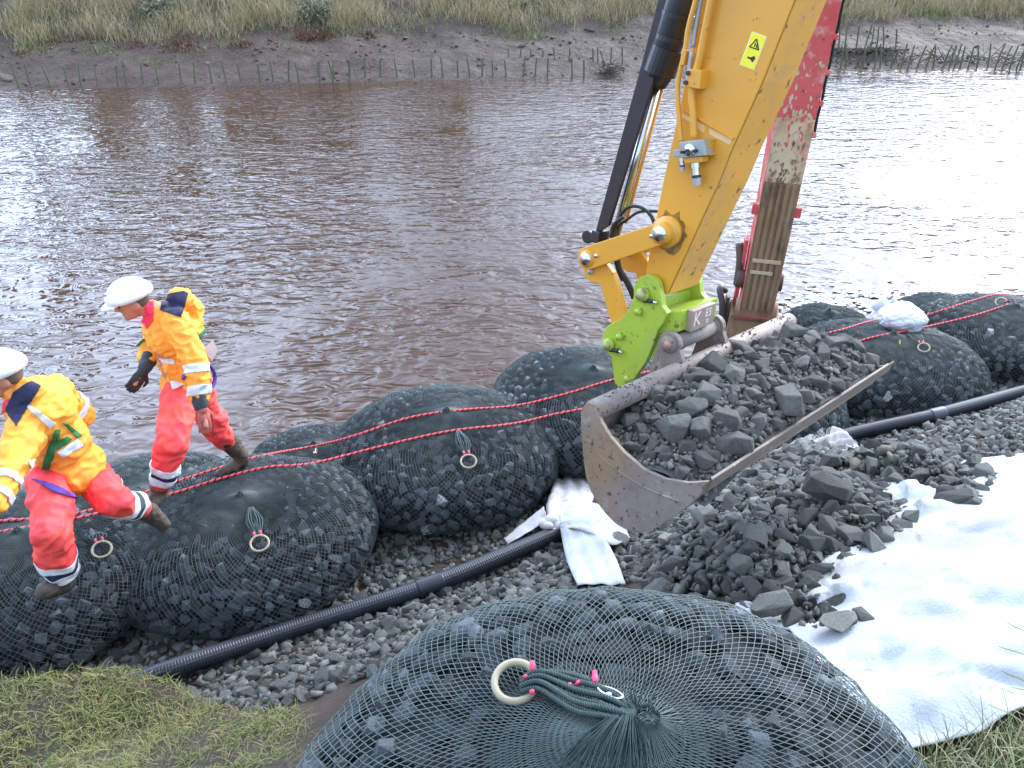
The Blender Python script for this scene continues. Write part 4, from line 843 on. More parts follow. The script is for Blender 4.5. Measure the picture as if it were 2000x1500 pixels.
# ------------------------------------------------------------------ the second, red excavator beyond it
p0 = CO + ray(1474, 622) * 7.5; p1 = CO + ray(1598, 20) * 5.95; EL = unit(p1 - p0); A2 = A3(.972, -.22, -.01); A2 = unit(A2 - EL * (A2 @ EL)); N2 = np.cross(A2, EL); N2 = N2 if N2 @ (CO - p0) > 0 else -N2
LEN = np.linalg.norm(p1 - p0)
def X2(l, x, d): return p0 + EL * l + A2 * x + N2 * d
def lv(v):                                           # how far up the stick a row of the photograph lies
    lo, hi = -1., LEN + 1
    for _ in range(40):
        mid = (lo + hi) / 2
        if proj(X2(mid, 0, 0))[1] > v: lo = mid
        else: hi = mid
    return lo
rex = tag(empty('excavator', X2(-.7, 0, -.2)), 'red excavator arm with worn cream and rusty boom underside, behind the yellow one', 'excavator')
def slab(l0, l1, x0, x1, d0, d1, name, mat, par, bevel=.004):
    return MB().box((X2(l0, x0, d0) + X2(l1, x1, d1)) / 2, EL * (l1 - l0) / 2, A2 * (x1 - x0) / 2, N2 * (d1 - d0) / 2).build(name, mat, par, bevel=bevel)
HW = .150
m = MB(); prof = [(0, -.22), (0, 0), (LEN + 1.6, 0), (LEN + 1.6, -.62), (LEN - .5, -.60), (1.2, -.40)]
m.prism([X2(l, -HW, d) for l, d in prof], [X2(l, HW, d) for l, d in prof]); rstick = m.build('stick', RED, rex, bevel=.006)
slab(lv(357), lv(232), -HW + .004, HW - .004, .0, .004, 'cream_band', CREAM, rstick, 0)
def chips(name, mat, v0, v1, n, d0, d1, seed, size=(.008, .035)):
    g_ = np.random.default_rng(seed); m_ = MB()                # flaked patches of paint, thinning out away from v0
    for _ in range(n):
        v_ = v0 + (v1 - v0) * g_.random() ** 2.2; l_ = lv(v_); x_ = g_.uniform(-HW + .03, HW - .03); k_ = 8; sz = g_.uniform(*size); an = np.sort(g_.random(k_)) * 6.283; rr2 = sz * g_.uniform(.5, 1.1, k_)
        ring = [(l_ + 1.9 * rr2[i] * math.sin(an[i]), np.clip(x_ + rr2[i] * math.cos(an[i]), -HW + .005, HW - .005)) for i in range(k_)]; dz_ = g_.uniform(0, .0012); m_.prism([X2(l, x, d0 + dz_) for l, x in ring], [X2(l, x, d1 + dz_) for l, x in ring])
    m_.build(name, mat, rstick)['kind'] = 'stuff'
chips('flaked_paint', CREAM, 234, 110, 60, .001, .0022, 61, (.004, .019)); chips('flaked_paint', RED, 234, 300, 26, .0042, .0054, 62, (.004, .014)); chips('mud_splash', RUST, 356, 280, 70, .0044, .0060, 63, (.004, .018))
slab(lv(618), lv(357), -HW + .003, HW - .003, .0, .005, 'wear_plate', RUST, rstick, 0)
for x in (-.115, -.062, -.008, .046, .1): slab(lv(606), lv(359), x - .016, x + .016, .0055, .02, 'wear_bar', RUST, rstick, .005)
slab(lv(512), lv(505), -.12, .12, .02, .03, 'strap', CREAM, rstick, .003); slab(lv(534), lv(528), -.12, .07, .02, .03, 'strap', CREAM, rstick, .003)
for x in (-HW - .02, HW + .02): slab(lv(424), lv(404), x - .03, x + .03, -.06, -.01, 'bracket', RED, rstick)
for x0, x1 in ((-HW - .07, -HW), (HW, HW + .035)):
    c = lv(560); MB().tube([X2(c, x0, -.12), X2(c, x1, -.12)], .085, 16).build('pivot_boss', M('boss_brown', (.10, .06, .05), (.07, .05, .05), 9, .6), rstick, True, .004)
MB().tube([X2(.02, -HW - .03, -.11), X2(.02, HW + .035, -.11)], .105, 18).build('tip_pin', RUST, rstick, True)
m = MB(); l0, l1 = lv(625), lv(490); m.prism([X2(l, -HW - .05, d) for l, d in ((l0, -.30), (l0, -.20), (l1 - .2, -.12), (l1, -.16), (l1, -.26), (l1 - .25, -.26))], [X2(l, -HW - .015, d) for l, d in ((l0, -.30), (l0, -.20), (l1 - .2, -.12), (l1, -.16), (l1, -.26), (l1 - .25, -.26))]); m.build('side_link', RED, rex, bevel=.004)
MB().tube(spline([X2(lv(500), -HW - .09, -.2), X2(lv(530), -HW - .06, -.15), X2(lv(575), -HW - .05, -.14)], 5), .035, 8).build('link_arm', M('boss_brown2', (.10, .07, .06), None, 9, .6), rex, True)
MB().tube(spline([X2(lv(v), HW + .012 + .006 * (k % 2), -.03) for k, v in enumerate(range(-60, 300, 36))], 3), .011, 7).build('hydraulic_pipe', RUBBER, rex, True)
for v in (70, 140, 200, 262): slab(lv(v + 5), lv(v - 5), HW, HW + .03, -.06, 0, 'pipe_clip', RED, rstick, .002)
m = MB(); q = [(-.02, -.05), (.02, -.28), (-.25, -.50), (-.75, -.42), (-.85, -.05), (-.72, .05), (-.60, -.10), (-.30, -.02)]; m.prism([X2(l, -.22, d) for l, d in q], [X2(l, .22, d) for l, d in q]); m.build('bucket', RUST, rex, bevel=.01)
for x in (-.24, -.20 + .0): pass
m = MB(); m.prism([X2(l, -.27, d) for l, d in ((.12, -.12), (.06, -.30), (-.3, -.4), (-.3, -.2))], [X2(l, -.235, d) for l, d in ((.12, -.12), (.06, -.30), (-.3, -.4), (-.3, -.2))]); m.build('bucket_ear', M('ear_dark', (.09, .065, .055), (.14, .1, .08), 9, .6), rex, bevel=.006)
MB().tube(spline([X2(.1, -.28, -.28), X2(.16, -.34, -.2), X2(.05, -.30, -.12), X2(-.15, -.28, -.1)], 5), .03, 7).build('link_end', M('link_dark', (.05, .045, .045), None, 9, .6), rex, True)

# ------------------------------------------------------------------ the two workers
def remesh(name, parts, voxel, mat, root, iters=4, fold=0., fs=9., seed=0, stretch=(1, 1, .6)):
    """tapered limbs grown together into one skin; parts: ('c', a, b, ra, rb) or ('e', centre, radii, axes)"""
    bm = bmesh.new(); off = np.array(base_of(root))
    for p in parts:
        if p[0] == 'c':
            a, b, ra, rb = p[1] - off, p[2] - off, p[3], p[4]; d = b - a; L = np.linalg.norm(d) + 1e-6; nseg = max(2, int(L / (min(ra, rb) * .55)) + 1)
            q = Vector(d).to_track_quat('Z', 'Y').to_matrix().to_4x4()
            bmesh.ops.create_cone(bm, cap_ends=True, segments=14, radius1=ra, radius2=rb, depth=L, matrix=Matrix.Translation((a + b) / 2) @ q)
            for c, r in ((a, ra), (b, rb)): bmesh.ops.create_icosphere(bm, subdivisions=2, radius=r * 1.01, matrix=Matrix.Translation(c))
        else:
            c, r, ax = p[1] - off, p[2], p[3]; R = Matrix(np.stack(ax, 1).tolist()).to_4x4()
            bmesh.ops.create_icosphere(bm, subdivisions=3, radius=1, matrix=Matrix.Translation(c) @ R @ Matrix.Diagonal((*r, 1)))
    me = bpy.data.meshes.new(name); bm.to_mesh(me); bm.free(); o = bpy.data.objects.new(name, me); COL.objects.link(o)
    md = o.modifiers.new('r', 'REMESH'); md.mode = 'VOXEL'; md.voxel_size = voxel; md.use_smooth_shade = True
    ms = o.modifiers.new('s', 'SMOOTH'); ms.iterations = iters; ms.factor = .6
    dg = bpy.context.evaluated_depsgraph_get(); m2 = bpy.data.meshes.new_from_object(o.evaluated_get(dg)); o.modifiers.clear(); o.data = m2; bpy.data.meshes.remove(me); m2.name = name
    if fold:
        n_ = len(m2.vertices); co = np.empty(n_ * 3); no = np.empty(n_ * 3); m2.vertices.foreach_get('co', co); m2.vertices.foreach_get('normal', no); co = co.reshape(-1, 3); no = no.reshape(-1, 3)
        h = np.array([.55 - 1.7 * abs(nz((p[0] * stretch[0] + p[2] * .45, p[1] * stretch[1], p[2] * stretch[2] - p[0] * .3), fs, seed)) + .7 * nz(p, fs * .4, seed + 3) - 1.15 * abs(nz((p[0] * .7 - p[2] * .6, p[1] * .7, p[2] * 1.1 + p[0] * .3), fs * 2.1, seed + 8)) for p in co]); co = co + no * (h * fold)[:, None]; m2.vertices.foreach_set('co', co.ravel()); m2.update()
    m2.polygons.foreach_set('use_smooth', [True] * len(m2.polygons)); m2.materials.clear(); m2.materials.append(mat); o.parent = root; return o
def cutout(src, planes, name, mat, root, out=.006, near=None, facing=False, parent=None):
    """the piece of a garment between the planes (world point, outward normal), laid just over it"""
    off = np.array(base_of(root)); bm = bmesh.new(); bm.from_mesh(src.data)
    for p, n_ in planes: bmesh.ops.bisect_plane(bm, geom=bm.verts[:] + bm.edges[:] + bm.faces[:], plane_co=Vector(p - off), plane_no=Vector(n_), clear_outer=True)
    if near is not None: c, r = near; bmesh.ops.delete(bm, geom=[v for v in bm.verts if (np.array(v.co) + off - c) @ (np.array(v.co) + off - c) > r * r], context='VERTS')
    if facing: bm.normal_update(); bmesh.ops.delete(bm, geom=[f for f in bm.faces if np.array(f.normal) @ (CO - off - np.array(f.calc_center_median())) < -0.25], context='FACES')
    if not bm.faces: bm.free(); return None
    if facing:                                         # keep the one piece
        left = set(bm.verts); best = []; bd_ = 1e9; eye_ = Vector(CO - off)
        while left:
            st_ = [left.pop()]; isl = []
            while st_:
                v = st_.pop(); isl.append(v)
                for e in v.link_edges:
                    w = e.other_vert(v)
                    if w in left: left.discard(w); st_.append(w)
            dd_ = sum((v.co - eye_).length for v in isl) / len(isl) - (0 if len(isl) < 40 else 5)
            if dd_ < bd_: best = isl; bd_ = dd_
        best = set(best); bmesh.ops.delete(bm, geom=[v for v in bm.verts if v not in best], context='VERTS')
    bm.normal_update()
    for v in bm.verts: v.co += v.normal * out
    res = bmesh.ops.solidify(bm, geom=bm.faces[:], thickness=.004)
    me = bpy.data.meshes.new(name); bm.to_mesh(me); bm.free(); me.materials.clear(); me.materials.append(mat); o = link(name, me, None, parent or root, None, True)
    return o
def band(src, a, b, t0, t1, name, mat, root, r=.2, out=.007, parent=None):
    d = unit(b - a); p, q = a + (b - a) * t0, a + (b - a) * t1; return cutout(src, [(p, -d), (q, d)], name, mat, root, out, ((p + q) / 2, r), False, parent)
def patch(src, poly, name, mat, root, out=.007, parent=None, near=None):
    c = np.mean(np.array([ray(u, v) for u, v in poly]), 0); pl = []
    for i in range(len(poly)):
        n_ = unit(np.cross(ray(*poly[i]), ray(*poly[(i + 1) % len(poly)]))); n_ = -n_ if n_ @ c > 0 else n_; pl.append((CO, n_))
    return cutout(src, pl, name, mat, root, out, near, True, parent)
def glove(root, wr, hd, palm_n, mat, name, curl=.5):
    d = unit(hd - wr); n_ = unit(palm_n - d * (palm_n @ d)); s = np.cross(d, n_); parts = [('c', wr - d * .02, wr + d * .04, .036, .040), ('e', wr + d * .085, (.048, .022, .055), (s, n_, d))]
    for k, L in enumerate((.075, .085, .08, .062)):
        b0 = wr + d * .12 + s * (.036 - .024 * k); b1 = b0 + d * L * .5 + n_ * .012; b2 = b1 + unit(d * (1 - curl) + n_ * curl) * L * .55; parts += [('c', b0 - d * .03, b1, .0115, .011), ('c', b1, b2, .011, .0095)]
    t0 = wr + d * .05 + s * .035; t1 = t0 + unit(s * .7 + d * .7 + n_ * .3) * .05; parts += [('c', t0, t1, .015, .0125), ('c', t1, t1 + unit(d + n_ * .4) * .035, .0125, .0105)]
    return remesh(name, parts, .006, mat, root, 1)
def head_and_helmet(root, body_parts, hc, fwd, up, nk):
    sd = np.cross(fwd, up)
    body_parts += [('e', hc, (.098, .078, .112), (fwd, sd, up)), ('e', hc + fwd * .035 - up * .065, (.062, .055, .06), (fwd, sd, up)), ('c', hc - up * .05 - fwd * .02, nk, .056, .062),
                   ('c', hc + fwd * .098 + up * .005, hc + fwd * .118 - up * .028, .012, .017), ('e', hc + fwd * .082 - up * .072, (.018, .028, .012), (fwd, sd, up)), ('e', hc + fwd * .075 - up * .105, (.024, .03, .02), (fwd, sd, up)),
                   ('e', hc - fwd * .005 + sd * .08 - up * .02, (.026, .012, .034), (fwd, sd, up)), ('e', hc - fwd * .005 - sd * .08 - up * .02, (.026, .012, .034), (fwd, sd, up)), ('e', hc + fwd * .088 + up * .025, (.02, .06, .014), (fwd, sd, up))]
    for k in (-1, 1):
        m = MB(); m.ball((0, 0, 0), .013); e = m.build('eye', M('eye', (.05, .04, .035), None, 5, .3), root, True); c = hc + fwd * .092 + sd * .032 * k + up * .002 - np.array(base_of(root)); 
        e.data.transform(Matrix.Translation(c + np.array(base_of(root))))
    hs = []; m = remesh('hair', [('e', hc - fwd * .022 + up * .012, (.092, .082, .10), (fwd, sd, up))], .012, M('hair', (.10, .075, .055), (.14, .11, .08), 30, .8), root, 2)
    # helmet: dome, ridge, rim and peak
    c = hc + up * .035; V = []; nu, nv = 36, 12
    for j in range(nv + 1):
        f = math.pi / 2 * j / nv
        for i in range(nu):
            a = 2 * math.pi * i / nu; rg = 1 + .035 * math.exp(-(math.sin(a) * math.sin(f + .001) / .12) ** 2) * math.sin(f) * (1 if math.cos(a) > -2 else 0)
            fl = 1 + .10 * sst(.86, 1, math.sin(f)) * (1 if f > 1.2 else 0)
            V.append(c + fwd * (.138 * math.sin(f) * math.cos(a) * fl) + sd * (.115 * math.sin(f) * math.sin(a) * fl) + up * (.118 * math.cos(f) ** .9 * rg if f < math.pi / 2 - 1e-6 else -.004))
    F = [(j * nu + i, j * nu + (i + 1) % nu, (j + 1) * nu + (i + 1) % nu, (j + 1) * nu + i) for j in range(nv) for i in range(nu)]
    h = obj('helmet', V, F, HELM, root, True); md = h.modifiers.new('s', 'SOLIDIFY'); md.thickness = -.006
    V = []; n = 18
    for i in range(n + 1):
        a = math.radians(-66 + 132 * i / n); e = c + fwd * .142 * math.cos(a) + sd * .118 * math.sin(a) + up * .004; k = math.cos(math.radians(90) * (i - n / 2) / (n / 2)) ** .6
        t = e + (fwd * .058 + fwd * .0) * k - up * .022 * k; V += [e, t, t - up * .005, e - up * .006]
    F = []
    for i in range(n): F += [(i * 4 + k, i * 4 + (k + 1) % 4, i * 4 + 4 + (k + 1) % 4, i * 4 + 4 + k) for k in range(4)]
    obj('helmet_peak', V, F, HELM, h, True)
    m = MB().box(c + fwd * .128 + up * .055, fwd * .006, sd * .018, up * .016); m.build('helmet_badge', M('badge', (.45, .46, .46), None, 5, .5), h, bevel=.003)
    MB().torus(c + up * .002, up, .122, .0055, 30, 6).build('helmet_band', M('helmet_band', (.55, .55, .55), None, 5, .6), h, True)
def plane_pt(base, off, u, v): return (lambda p0, n_, d: CO + d * (((p0 - CO) @ n_) / (d @ n_)))(base + NN * off, NN, ray(u, v))

def worker2():
    base = at(385, 945, .85); Q = lambda u, v, o=0.: plane_pt(base, o, u, v)
    root = tag(empty('person', (base[0], base[1], .78)), 'worker in hi-vis suit striding on the net bags, red gloved hand hanging, white helmet', 'person')
    head, nk, ch, be, pl = Q(258, 586), Q(303, 607), Q(335, 645), Q(357, 705), Q(368, 755)
    shN, shF = Q(345, 632, .19), Q(318, 628, -.19); elN = reach(shN, 378, 708, .29); wrN = reach(elN, 390, 783, .25); haN = reach(wrN, 402, 832, .14)
    elF = reach(shF, 296, 688, .28, False); wrF = reach(elF, 284, 718, .20, True); haF = reach(wrF, 264, 750, .13)
    hN, hF = Q(352, 772, .10), Q(386, 768, -.10); knN = reach(hN, 336, 868, .41); anN = reach(knN, 309, 958, .41, False); knF = reach(hF, 428, 842, .41, False); anF = reach(knF, 474, 893, .38, False)
    fw = -ND; sp = unit(ch - pl); bk = unit(np.cross(sp, NN)); bk = bk if bk @ ND > 0 else -bk; ax = (bk, NN, sp)
    toeF = reach(anF, 430, 925, .17, True); toeN = reach(anN, 282, 992, .17, True)
    body = [('c', pl, ch, .13, .15), ('c', shN, elN, .055, .045), ('c', elN, wrN, .042, .032), ('c', wrN, haN, .03, .02), ('c', shF, elF, .055, .045), ('c', elF, wrF, .042, .032), ('c', wrF, haF, .03, .02), ('c', hN, knN, .085, .06), ('c', knN, anN, .055, .045), ('c', hF, knF, .085, .06), ('c', knF, anF, .055, .045), ('c', shN, shF, .07, .07), ('c', ch, nk, .11, .06)]
    hf = unit(Q(222, 600) - Q(290, 574)); hu = unit(np.cross(NN, hf)); hu = hu if hu[2] > 0 else -hu
    head_and_helmet(root, body, head, hf, hu, nk); remesh('body', body, .011, SKIN, root, 3)
    jk = remesh('jacket', [('e', ch, (.185, .225, .20), ax), ('e', be, (.165, .20, .20), ax), ('e', Q(362, 745), (.17, .195, .13), ax), ('c', shN, elN, .105, .088), ('c', elN, wrN + (elN - wrN) * .12, .088, .066), ('c', shF, elF, .10, .082), ('c', elF, wrF + (elF - wrF) * .3, .08, .062), ('c', shN, shF, .105, .105), ('c', nk, nk + (ch - nk) * .5, .085, .12), ('c', Q(352, 585, .06), Q(370, 605, -.05), .085, .10), ('c', Q(372, 610), Q(380, 640), .07, .06)], .0105, HIVY, root, 3, .024, 8., 1)
    tr = remesh('trousers', [('e', pl, (.17, .19, .16), ax), ('c', hN, knN, .125, .105), ('c', knN, knN + (anN - knN) * .72, .102, .092), ('c', hF, knF, .122, .098), ('c', knF, knF + (anF - knF) * .3, .094, .082)], .0105, HIVO, root, 3, .023, 7., 4)
    remesh('boot', [('c', knN + (anN - knN) * .6, anN, .075, .062), ('c', anN, anN - A3(0, 0, .03), .06, .055), ('c', anN - A3(0, 0, .035), toeN, .064, .050)], .009, BOOT, root, 3, .005, 12)
    remesh('boot', [('c', knF + (anF - knF) * .2, anF, .082, .060), ('c', anF, anF - A3(0, 0, .03), .06, .054), ('c', anF - A3(0, 0, .035), toeF, .054, .042)], .009, BOOT, root, 3, .008, 12)
    glove(root, wrN + (haN - wrN) * .12, haN, unit(-ND * .4 - NN), GLOVER, 'glove', .35); glove(root, wrF, haF, NN * -1., GLOVED, 'glove', .5)
    remesh('cuff', [('c', elN + (wrN - elN) * .86, wrN + (haN - wrN) * .18, .060, .050)], .008, CUFF, root, 2, .004, 14); remesh('cuff', [('c', elF + (wrF - elF) * .45, wrF, .062, .048)], .008, CUFF, root, 2, .006, 14)
    band(jk, elN, wrN, .05, .27, 'reflective_band', REFL, root, .13); band(jk, elN, wrN, .60, .84, 'reflective_band', REFL, root, .12)
    band(tr, knN, anN, .40, .52, 'reflective_band', REFL, root, .16); band(tr, knN, anN, .52, .62, 'navy_band', NAVY, root, .16, .004); band(tr, knN, anN, .62, .74, 'reflective_band', REFL, root, .16)
    patch(jk, [(316, 588), (322, 576), (358, 569), (367, 573), (353, 620), (330, 612), (312, 606)], 'navy_yoke', NAVY, root, .008)
    patch(jk, [(271, 620), (290, 590), (300, 588), (300, 625), (288, 642)], 'collar', HIVR, root, .008)
    patch(jk, [(313, 710), (335, 715), (365, 735), (360, 742), (330, 724)], 'waist_strap', BLUEW, root, .009); patch(jk, [(385, 655), (400, 640), (404, 660), (392, 664)], 'green_strap', GREENW, root, .010)
    patch(tr, [(334, 746), (358, 738), (362, 752), (338, 762)], 'buckle', REFL, root, .016); patch(jk, [(312, 700), (340, 700), (342, 712), (318, 708)], 'reflective_band', REFL, root, .008)
    p = Q(412, 678, .05); MB().prism([Q(398, 680, .05), Q(416, 664, .05), Q(426, 684, .05), Q(414, 706, .05)], [Q(398, 680, .03), Q(416, 664, .03), Q(426, 684, .03), Q(414, 706, .03)]).build('white_tag', M('tag_white', (.85, .86, .88), None, 5, .5), root)
    MB().tube(spline([Q(288, 660, -.1), Q(278, 666, -.12), Q(268, 676, -.12)], 5), .012, 6).build('green_strap', GREENW, root, True)
    m = MB()                                            # loose purple leg strap round the seat
    m.tube(spline([Q(388, 700, .12), Q(408, 712, .1), Q(420, 735, .06), Q(412, 758, .12), Q(392, 758, .17)], 6), .014, 6).build('leg_strap', BLUEW, root, True)
worker2()
def worker1():
    base = at(110, 1155, .75); Q = lambda u, v, o=0.: plane_pt(base, o, u, v)
    root = tag(empty('person', (base[0], base[1], .7)), 'worker in hi-vis suit with green harness straps, back leg lifted behind', 'person')
    head, nk, ch, be, pl = Q(3, 733), Q(38, 765), Q(82, 800), Q(115, 860), Q(135, 915)
    shN, shF = Q(55, 838, .17), Q(112, 768, -.19); elN = reach(shN, 25, 915, .29); wrN = reach(elN, -12, 985, .25); haN = reach(wrN, -30, 1020, .14)
    elF = reach(shF, 158, 810, .27, False); wrF = reach(elF, 130, 870, .25, False); haF = reach(wrF, 110, 890, .12)
    hN, hF = Q(100, 940, .09), Q(165, 925, -.08); knN = reach(hN, 98, 1045, .42); anN = reach(knN, 118, 1128, .40, False); knF = reach(hF, 225, 975, .40, True); anF = reach(knF, 290, 1000, .40, False)
    sp = unit(ch - pl); bk = unit(np.cross(sp, NN)); bk = bk if bk @ ND > 0 else -bk; ax = (bk, NN, sp)
    toeN = reach(anN, 88, 1155, .16, True); toeF = anF + unit((anF - knF) * .75 + A3(.05, .02, -.22)) * .19
    body = [('c', pl, ch, .13, .15), ('c', shN, elN, .055, .045), ('c', elN, wrN, .042, .032), ('c', wrN, haN, .03, .02), ('c', shF, elF, .055, .045), ('c', elF, wrF, .042, .032), ('c', wrF, haF, .03, .02), ('c', hN, knN, .085, .06), ('c', knN, anN, .055, .045), ('c', hF, knF, .085, .06), ('c', knF, anF, .055, .045), ('c', shN, shF, .07, .07), ('c', ch, nk, .11, .06)]
    hf = unit(Q(-30, 752) - Q(40, 728)); hu = unit(np.cross(NN, hf)); hu = hu if hu[2] > 0 else -hu
    head_and_helmet(root, body, head, hf, hu, nk); remesh('body', body, .011, SKIN, root, 3)
    jk = remesh('jacket', [('e', ch, (.19, .235, .20), ax), ('e', be, (.18, .21, .20), ax), ('e', Q(132, 915), (.21, .215, .16), ax), ('c', shN, elN, .108, .092), ('c', elN, wrN, .09, .066), ('c', shF, elF, .105, .09), ('c', elF, wrF, .088, .066), ('c', shN, shF, .11, .11), ('c', nk, nk + (ch - nk) * .5, .085, .13), ('c', Q(60, 770, .1), Q(80, 765, -.1), .08, .09)], .0105, HIVY, root, 3, .023, 7.5, 21)
    tr = remesh('trousers', [('e', pl, (.175, .19, .16), ax), ('c', hN, knN, .132, .112), ('c', knN, knN + (anN - knN) * .80, .108, .098), ('c', hF, knF, .13, .105), ('c', knF, knF + (anF - knF) * .62, .10, .085)], .0105, HIVO, root, 3, .023, 6.5, 24)
    remesh('boot', [('c', knN + (anN - knN) * .7, anN, .085, .07), ('c', anN, anN - A3(0, 0, .04), .068, .06), ('c', anN - A3(0, 0, .04), toeN, .068, .054)], .009, BOOT, root, 3, .007, 12)
    remesh('boot', [('c', knF + (anF - knF) * .55, anF, .075, .06), ('c', anF, toeF, .066, .05)], .009, BOOT, root, 3, .007, 12)
    glove(root, wrN, haN, -NN, GLOVED, 'glove', .5); glove(root, wrF, haF, -NN, GLOVED, 'glove', .6)
    band(tr, knN, anN, .50, .61, 'reflective_band', REFL, root, .17); band(tr, knN, anN, .61, .72, 'navy_band', NAVY, root, .17, .004); band(tr, knN, anN, .72, .86, 'reflective_band', REFL, root, .17)
    band(tr, knF, anF, .22, .36, 'reflective_band', REFL, root, .16); band(tr, knF, anF, .36, .46, 'navy_band', CUFF, root, .16, .004); band(tr, knF, anF, .46, .62, 'reflective_band', REFL, root, .16)
    band(jk, elN, wrN, .30, .46, 'reflective_band', REFL, root, .14); band(jk, elN, wrN, .70, .86, 'reflective_band', REFL, root, .13); band(jk, shF, elF, .55, .75, 'reflective_band', REFL, root, .14)
    patch(jk, [(12, 800), (28, 765), (60, 745), (78, 754), (52, 800), (32, 833)], 'navy_yoke', NAVY, root, .008)
    for P in ([(52, 795), (58, 790), (108, 826), (100, 838)],): patch(jk, P, 'reflective_band', REFL, root, .007)
    for P in ([(110, 884), (124, 894), (162, 870), (150, 858)], [(112, 885), (102, 904), (60, 916), (54, 900)]): patch(jk, P, 'reflective_band', REFL, root, .007)
    for P in ([(96, 872), (112, 872), (84, 946), (68, 952)], [(96, 874), (106, 838), (116, 838), (110, 875)], [(100, 866), (130, 852), (140, 858), (112, 878)], [(120, 825), (130, 826), (158, 850), (150, 856)]): patch(jk, P, 'harness_strap', GREENW, root, .011)
    for s_ in (jk, tr): patch(s_, [(64, 936), (70, 926), (110, 948), (152, 960), (150, 974), (104, 962)], 'leg_strap', BLUEW, root, .012)
    patch(jk, [(-5, 790), (38, 772), (38, 780), (0, 812)], 'collar', HIVR, root, .007)
worker1()

# ------------------------------------------------------------------ grass, far bank growth, posts
def blades(name, pts, hts, wid, lean, mat, label, rng, curl=.6, seg=2):
    n = len(pts); a = rng.random(n) * 6.283; d = np.stack([np.cos(a), np.sin(a), np.zeros(n)], 1); ln = rng.uniform(*lean, n)[:, None]; h = hts[:, None]; up = A3(0, 0, 1); sd = np.stack([-d[:, 1], d[:, 0], np.zeros(n)], 1); b2 = rng.random(n) * 6.283; sd = np.stack([np.cos(b2), np.sin(b2), np.zeros(n)], 1)
    lv_ = [pts + (d * ln * (k / seg) ** (1 + curl) + up * (k / seg) * np.sqrt(np.maximum(.05, 1 - (ln * .9) ** 2 * (k / seg)))) * h for k in range(seg + 1)]
    w = [wid * (1 - .75 * k / seg) for k in range(seg + 1)]; VV = []
    for k in range(seg + 1): VV += [lv_[k] - sd * w[k] * (h / h.mean()) ** .3, lv_[k] + sd * w[k] * (h / h.mean()) ** .3]
    V_ = np.stack(VV, 1).reshape(-1, 3); m_ = 2 * (seg + 1); b = np.arange(n) * m_; F_ = np.concatenate([np.stack([b + 2 * k, b + 2 * k + 1, b + 2 * k + 3, b + 2 * k + 2], 1) for k in range(seg)])
    return tag(obj(name, V_, F_, mat, centre=False), label, 'grass', kind='stuff')
gr = np.random.default_rng(31); pts = []; hh = []
while len(pts) < 60000:
    q, s = gr.uniform(-3.6, .5), gr.uniform(-4.7, -1.9); tf = turf(q, s); cl = .5 + .9 * nz((q, s, 0), 2.6, 4) + .5 * nz((q, s, 0), 7, 4) + .25 * (s < -3.4)
    if tf * cl > gr.random() * .8: p = ND * q + NN * s; pts.append((p[0], p[1], gz(p[0], p[1]) - .004)); hh.append((.022 + .055 * gr.random() ** 2) * (.7 + .6 * max(0, cl)))
blades('turf', np.array(pts), np.array(hh), .0026, (.75, 1.25), MOSSY, 'short mossy green and brown grass at the bottom left corner', gr, .5, 3)
pts = []; hh = []
for _ in range(900):
    u, v = gr.uniform(1790, 2150), gr.uniform(1440, 1640)
    if v > 1495 - (u - 1790) * .45 : p = on_ground(u, v); pts.append(p); hh.append(gr.uniform(.06, .26))
blades('long_grass', np.array(pts), np.array(hh), .0026, (.3, 1.0), LONGG, 'long green and straw coloured grass at the bottom right corner', gr, .8, 4)
m = MB()
for (u0, v0, u1, v1, h) in ((2040, 1540, 1930, 1375, .2), (2060, 1500, 1955, 1310, .25), (2080, 1420, 1950, 1262, .22), (2090, 1470, 1975, 1342, .2), (2070, 1380, 1965, 1215, .2), (1990, 1520, 1925, 1430, .12)):
    a = on_ground(u0, v0); b = on_ground(u1, v1, h); m.tube(spline([a, (a + b) / 2 + A3(0, 0, h * .5), b], 6), [.0022] * 12 + [.0012], 4)
tag(m.build('grass_stems', LONGG), 'few long bent grass stems reaching over the white sheet', 'grass', kind='stuff')
def far_ground(u, v):
    lo = 25.
    for _ in range(60):
        pass
        break
    t = np.linspace(24, 46, 500); d = ray(u, v); d = d / d[1]
    for y in t:
        p = CO + d * y; q, r = p @ FD, p @ FN
        if p[2] <= fz(q, r): return p
    return CO + d * 46
def far_blades(name, n, rr, hr, wid, mat, label, dens, lean=(.2, .8)):
    pts = []; hh = []
    while len(pts) < n:
        q, r = gr.uniform(-24, 30), rr[0] + (rr[1] - rr[0]) * gr.random() ** 1.3
        k = dens(q, r)
        if k > gr.random(): p = FD * q + FN * r; pts.append((p[0], p[1], fz(q, r) - .02)); hh.append(gr.uniform(*hr) * (.5 + .7 * k))
    blades(name, np.array(pts), np.array(hh), wid, lean, mat, label, gr, .7, 2)
edge = lambda q: 35.8 + .5 * sst(-8, 2, q) + .9 * nz((q, 0, 0), .22, 3) + .7 * nz((q, 0, 0), .8, 5)
far_blades('dry_grass', 68000, (35.4, 43), (.25, .75), .011, STRAW, 'dry straw coloured grass along the top of the far bank', lambda q, r: sst(edge(q) + .2, edge(q) + 1.0, r) * max(0, min(1, .75 + 1.2 * nz((q, r, 0), .5, 1))))
far_blades('green_grass', 20000, (34.8, 43), (.12, .35), .012, GREENG, 'green grass tufts on the far bank edge', lambda q, r: sst(edge(q) - .9, edge(q) + .1, r) * max(0, min(1, .5 + 1.5 * nz((q, r, 0), .42, 8))), (.3, 1.))
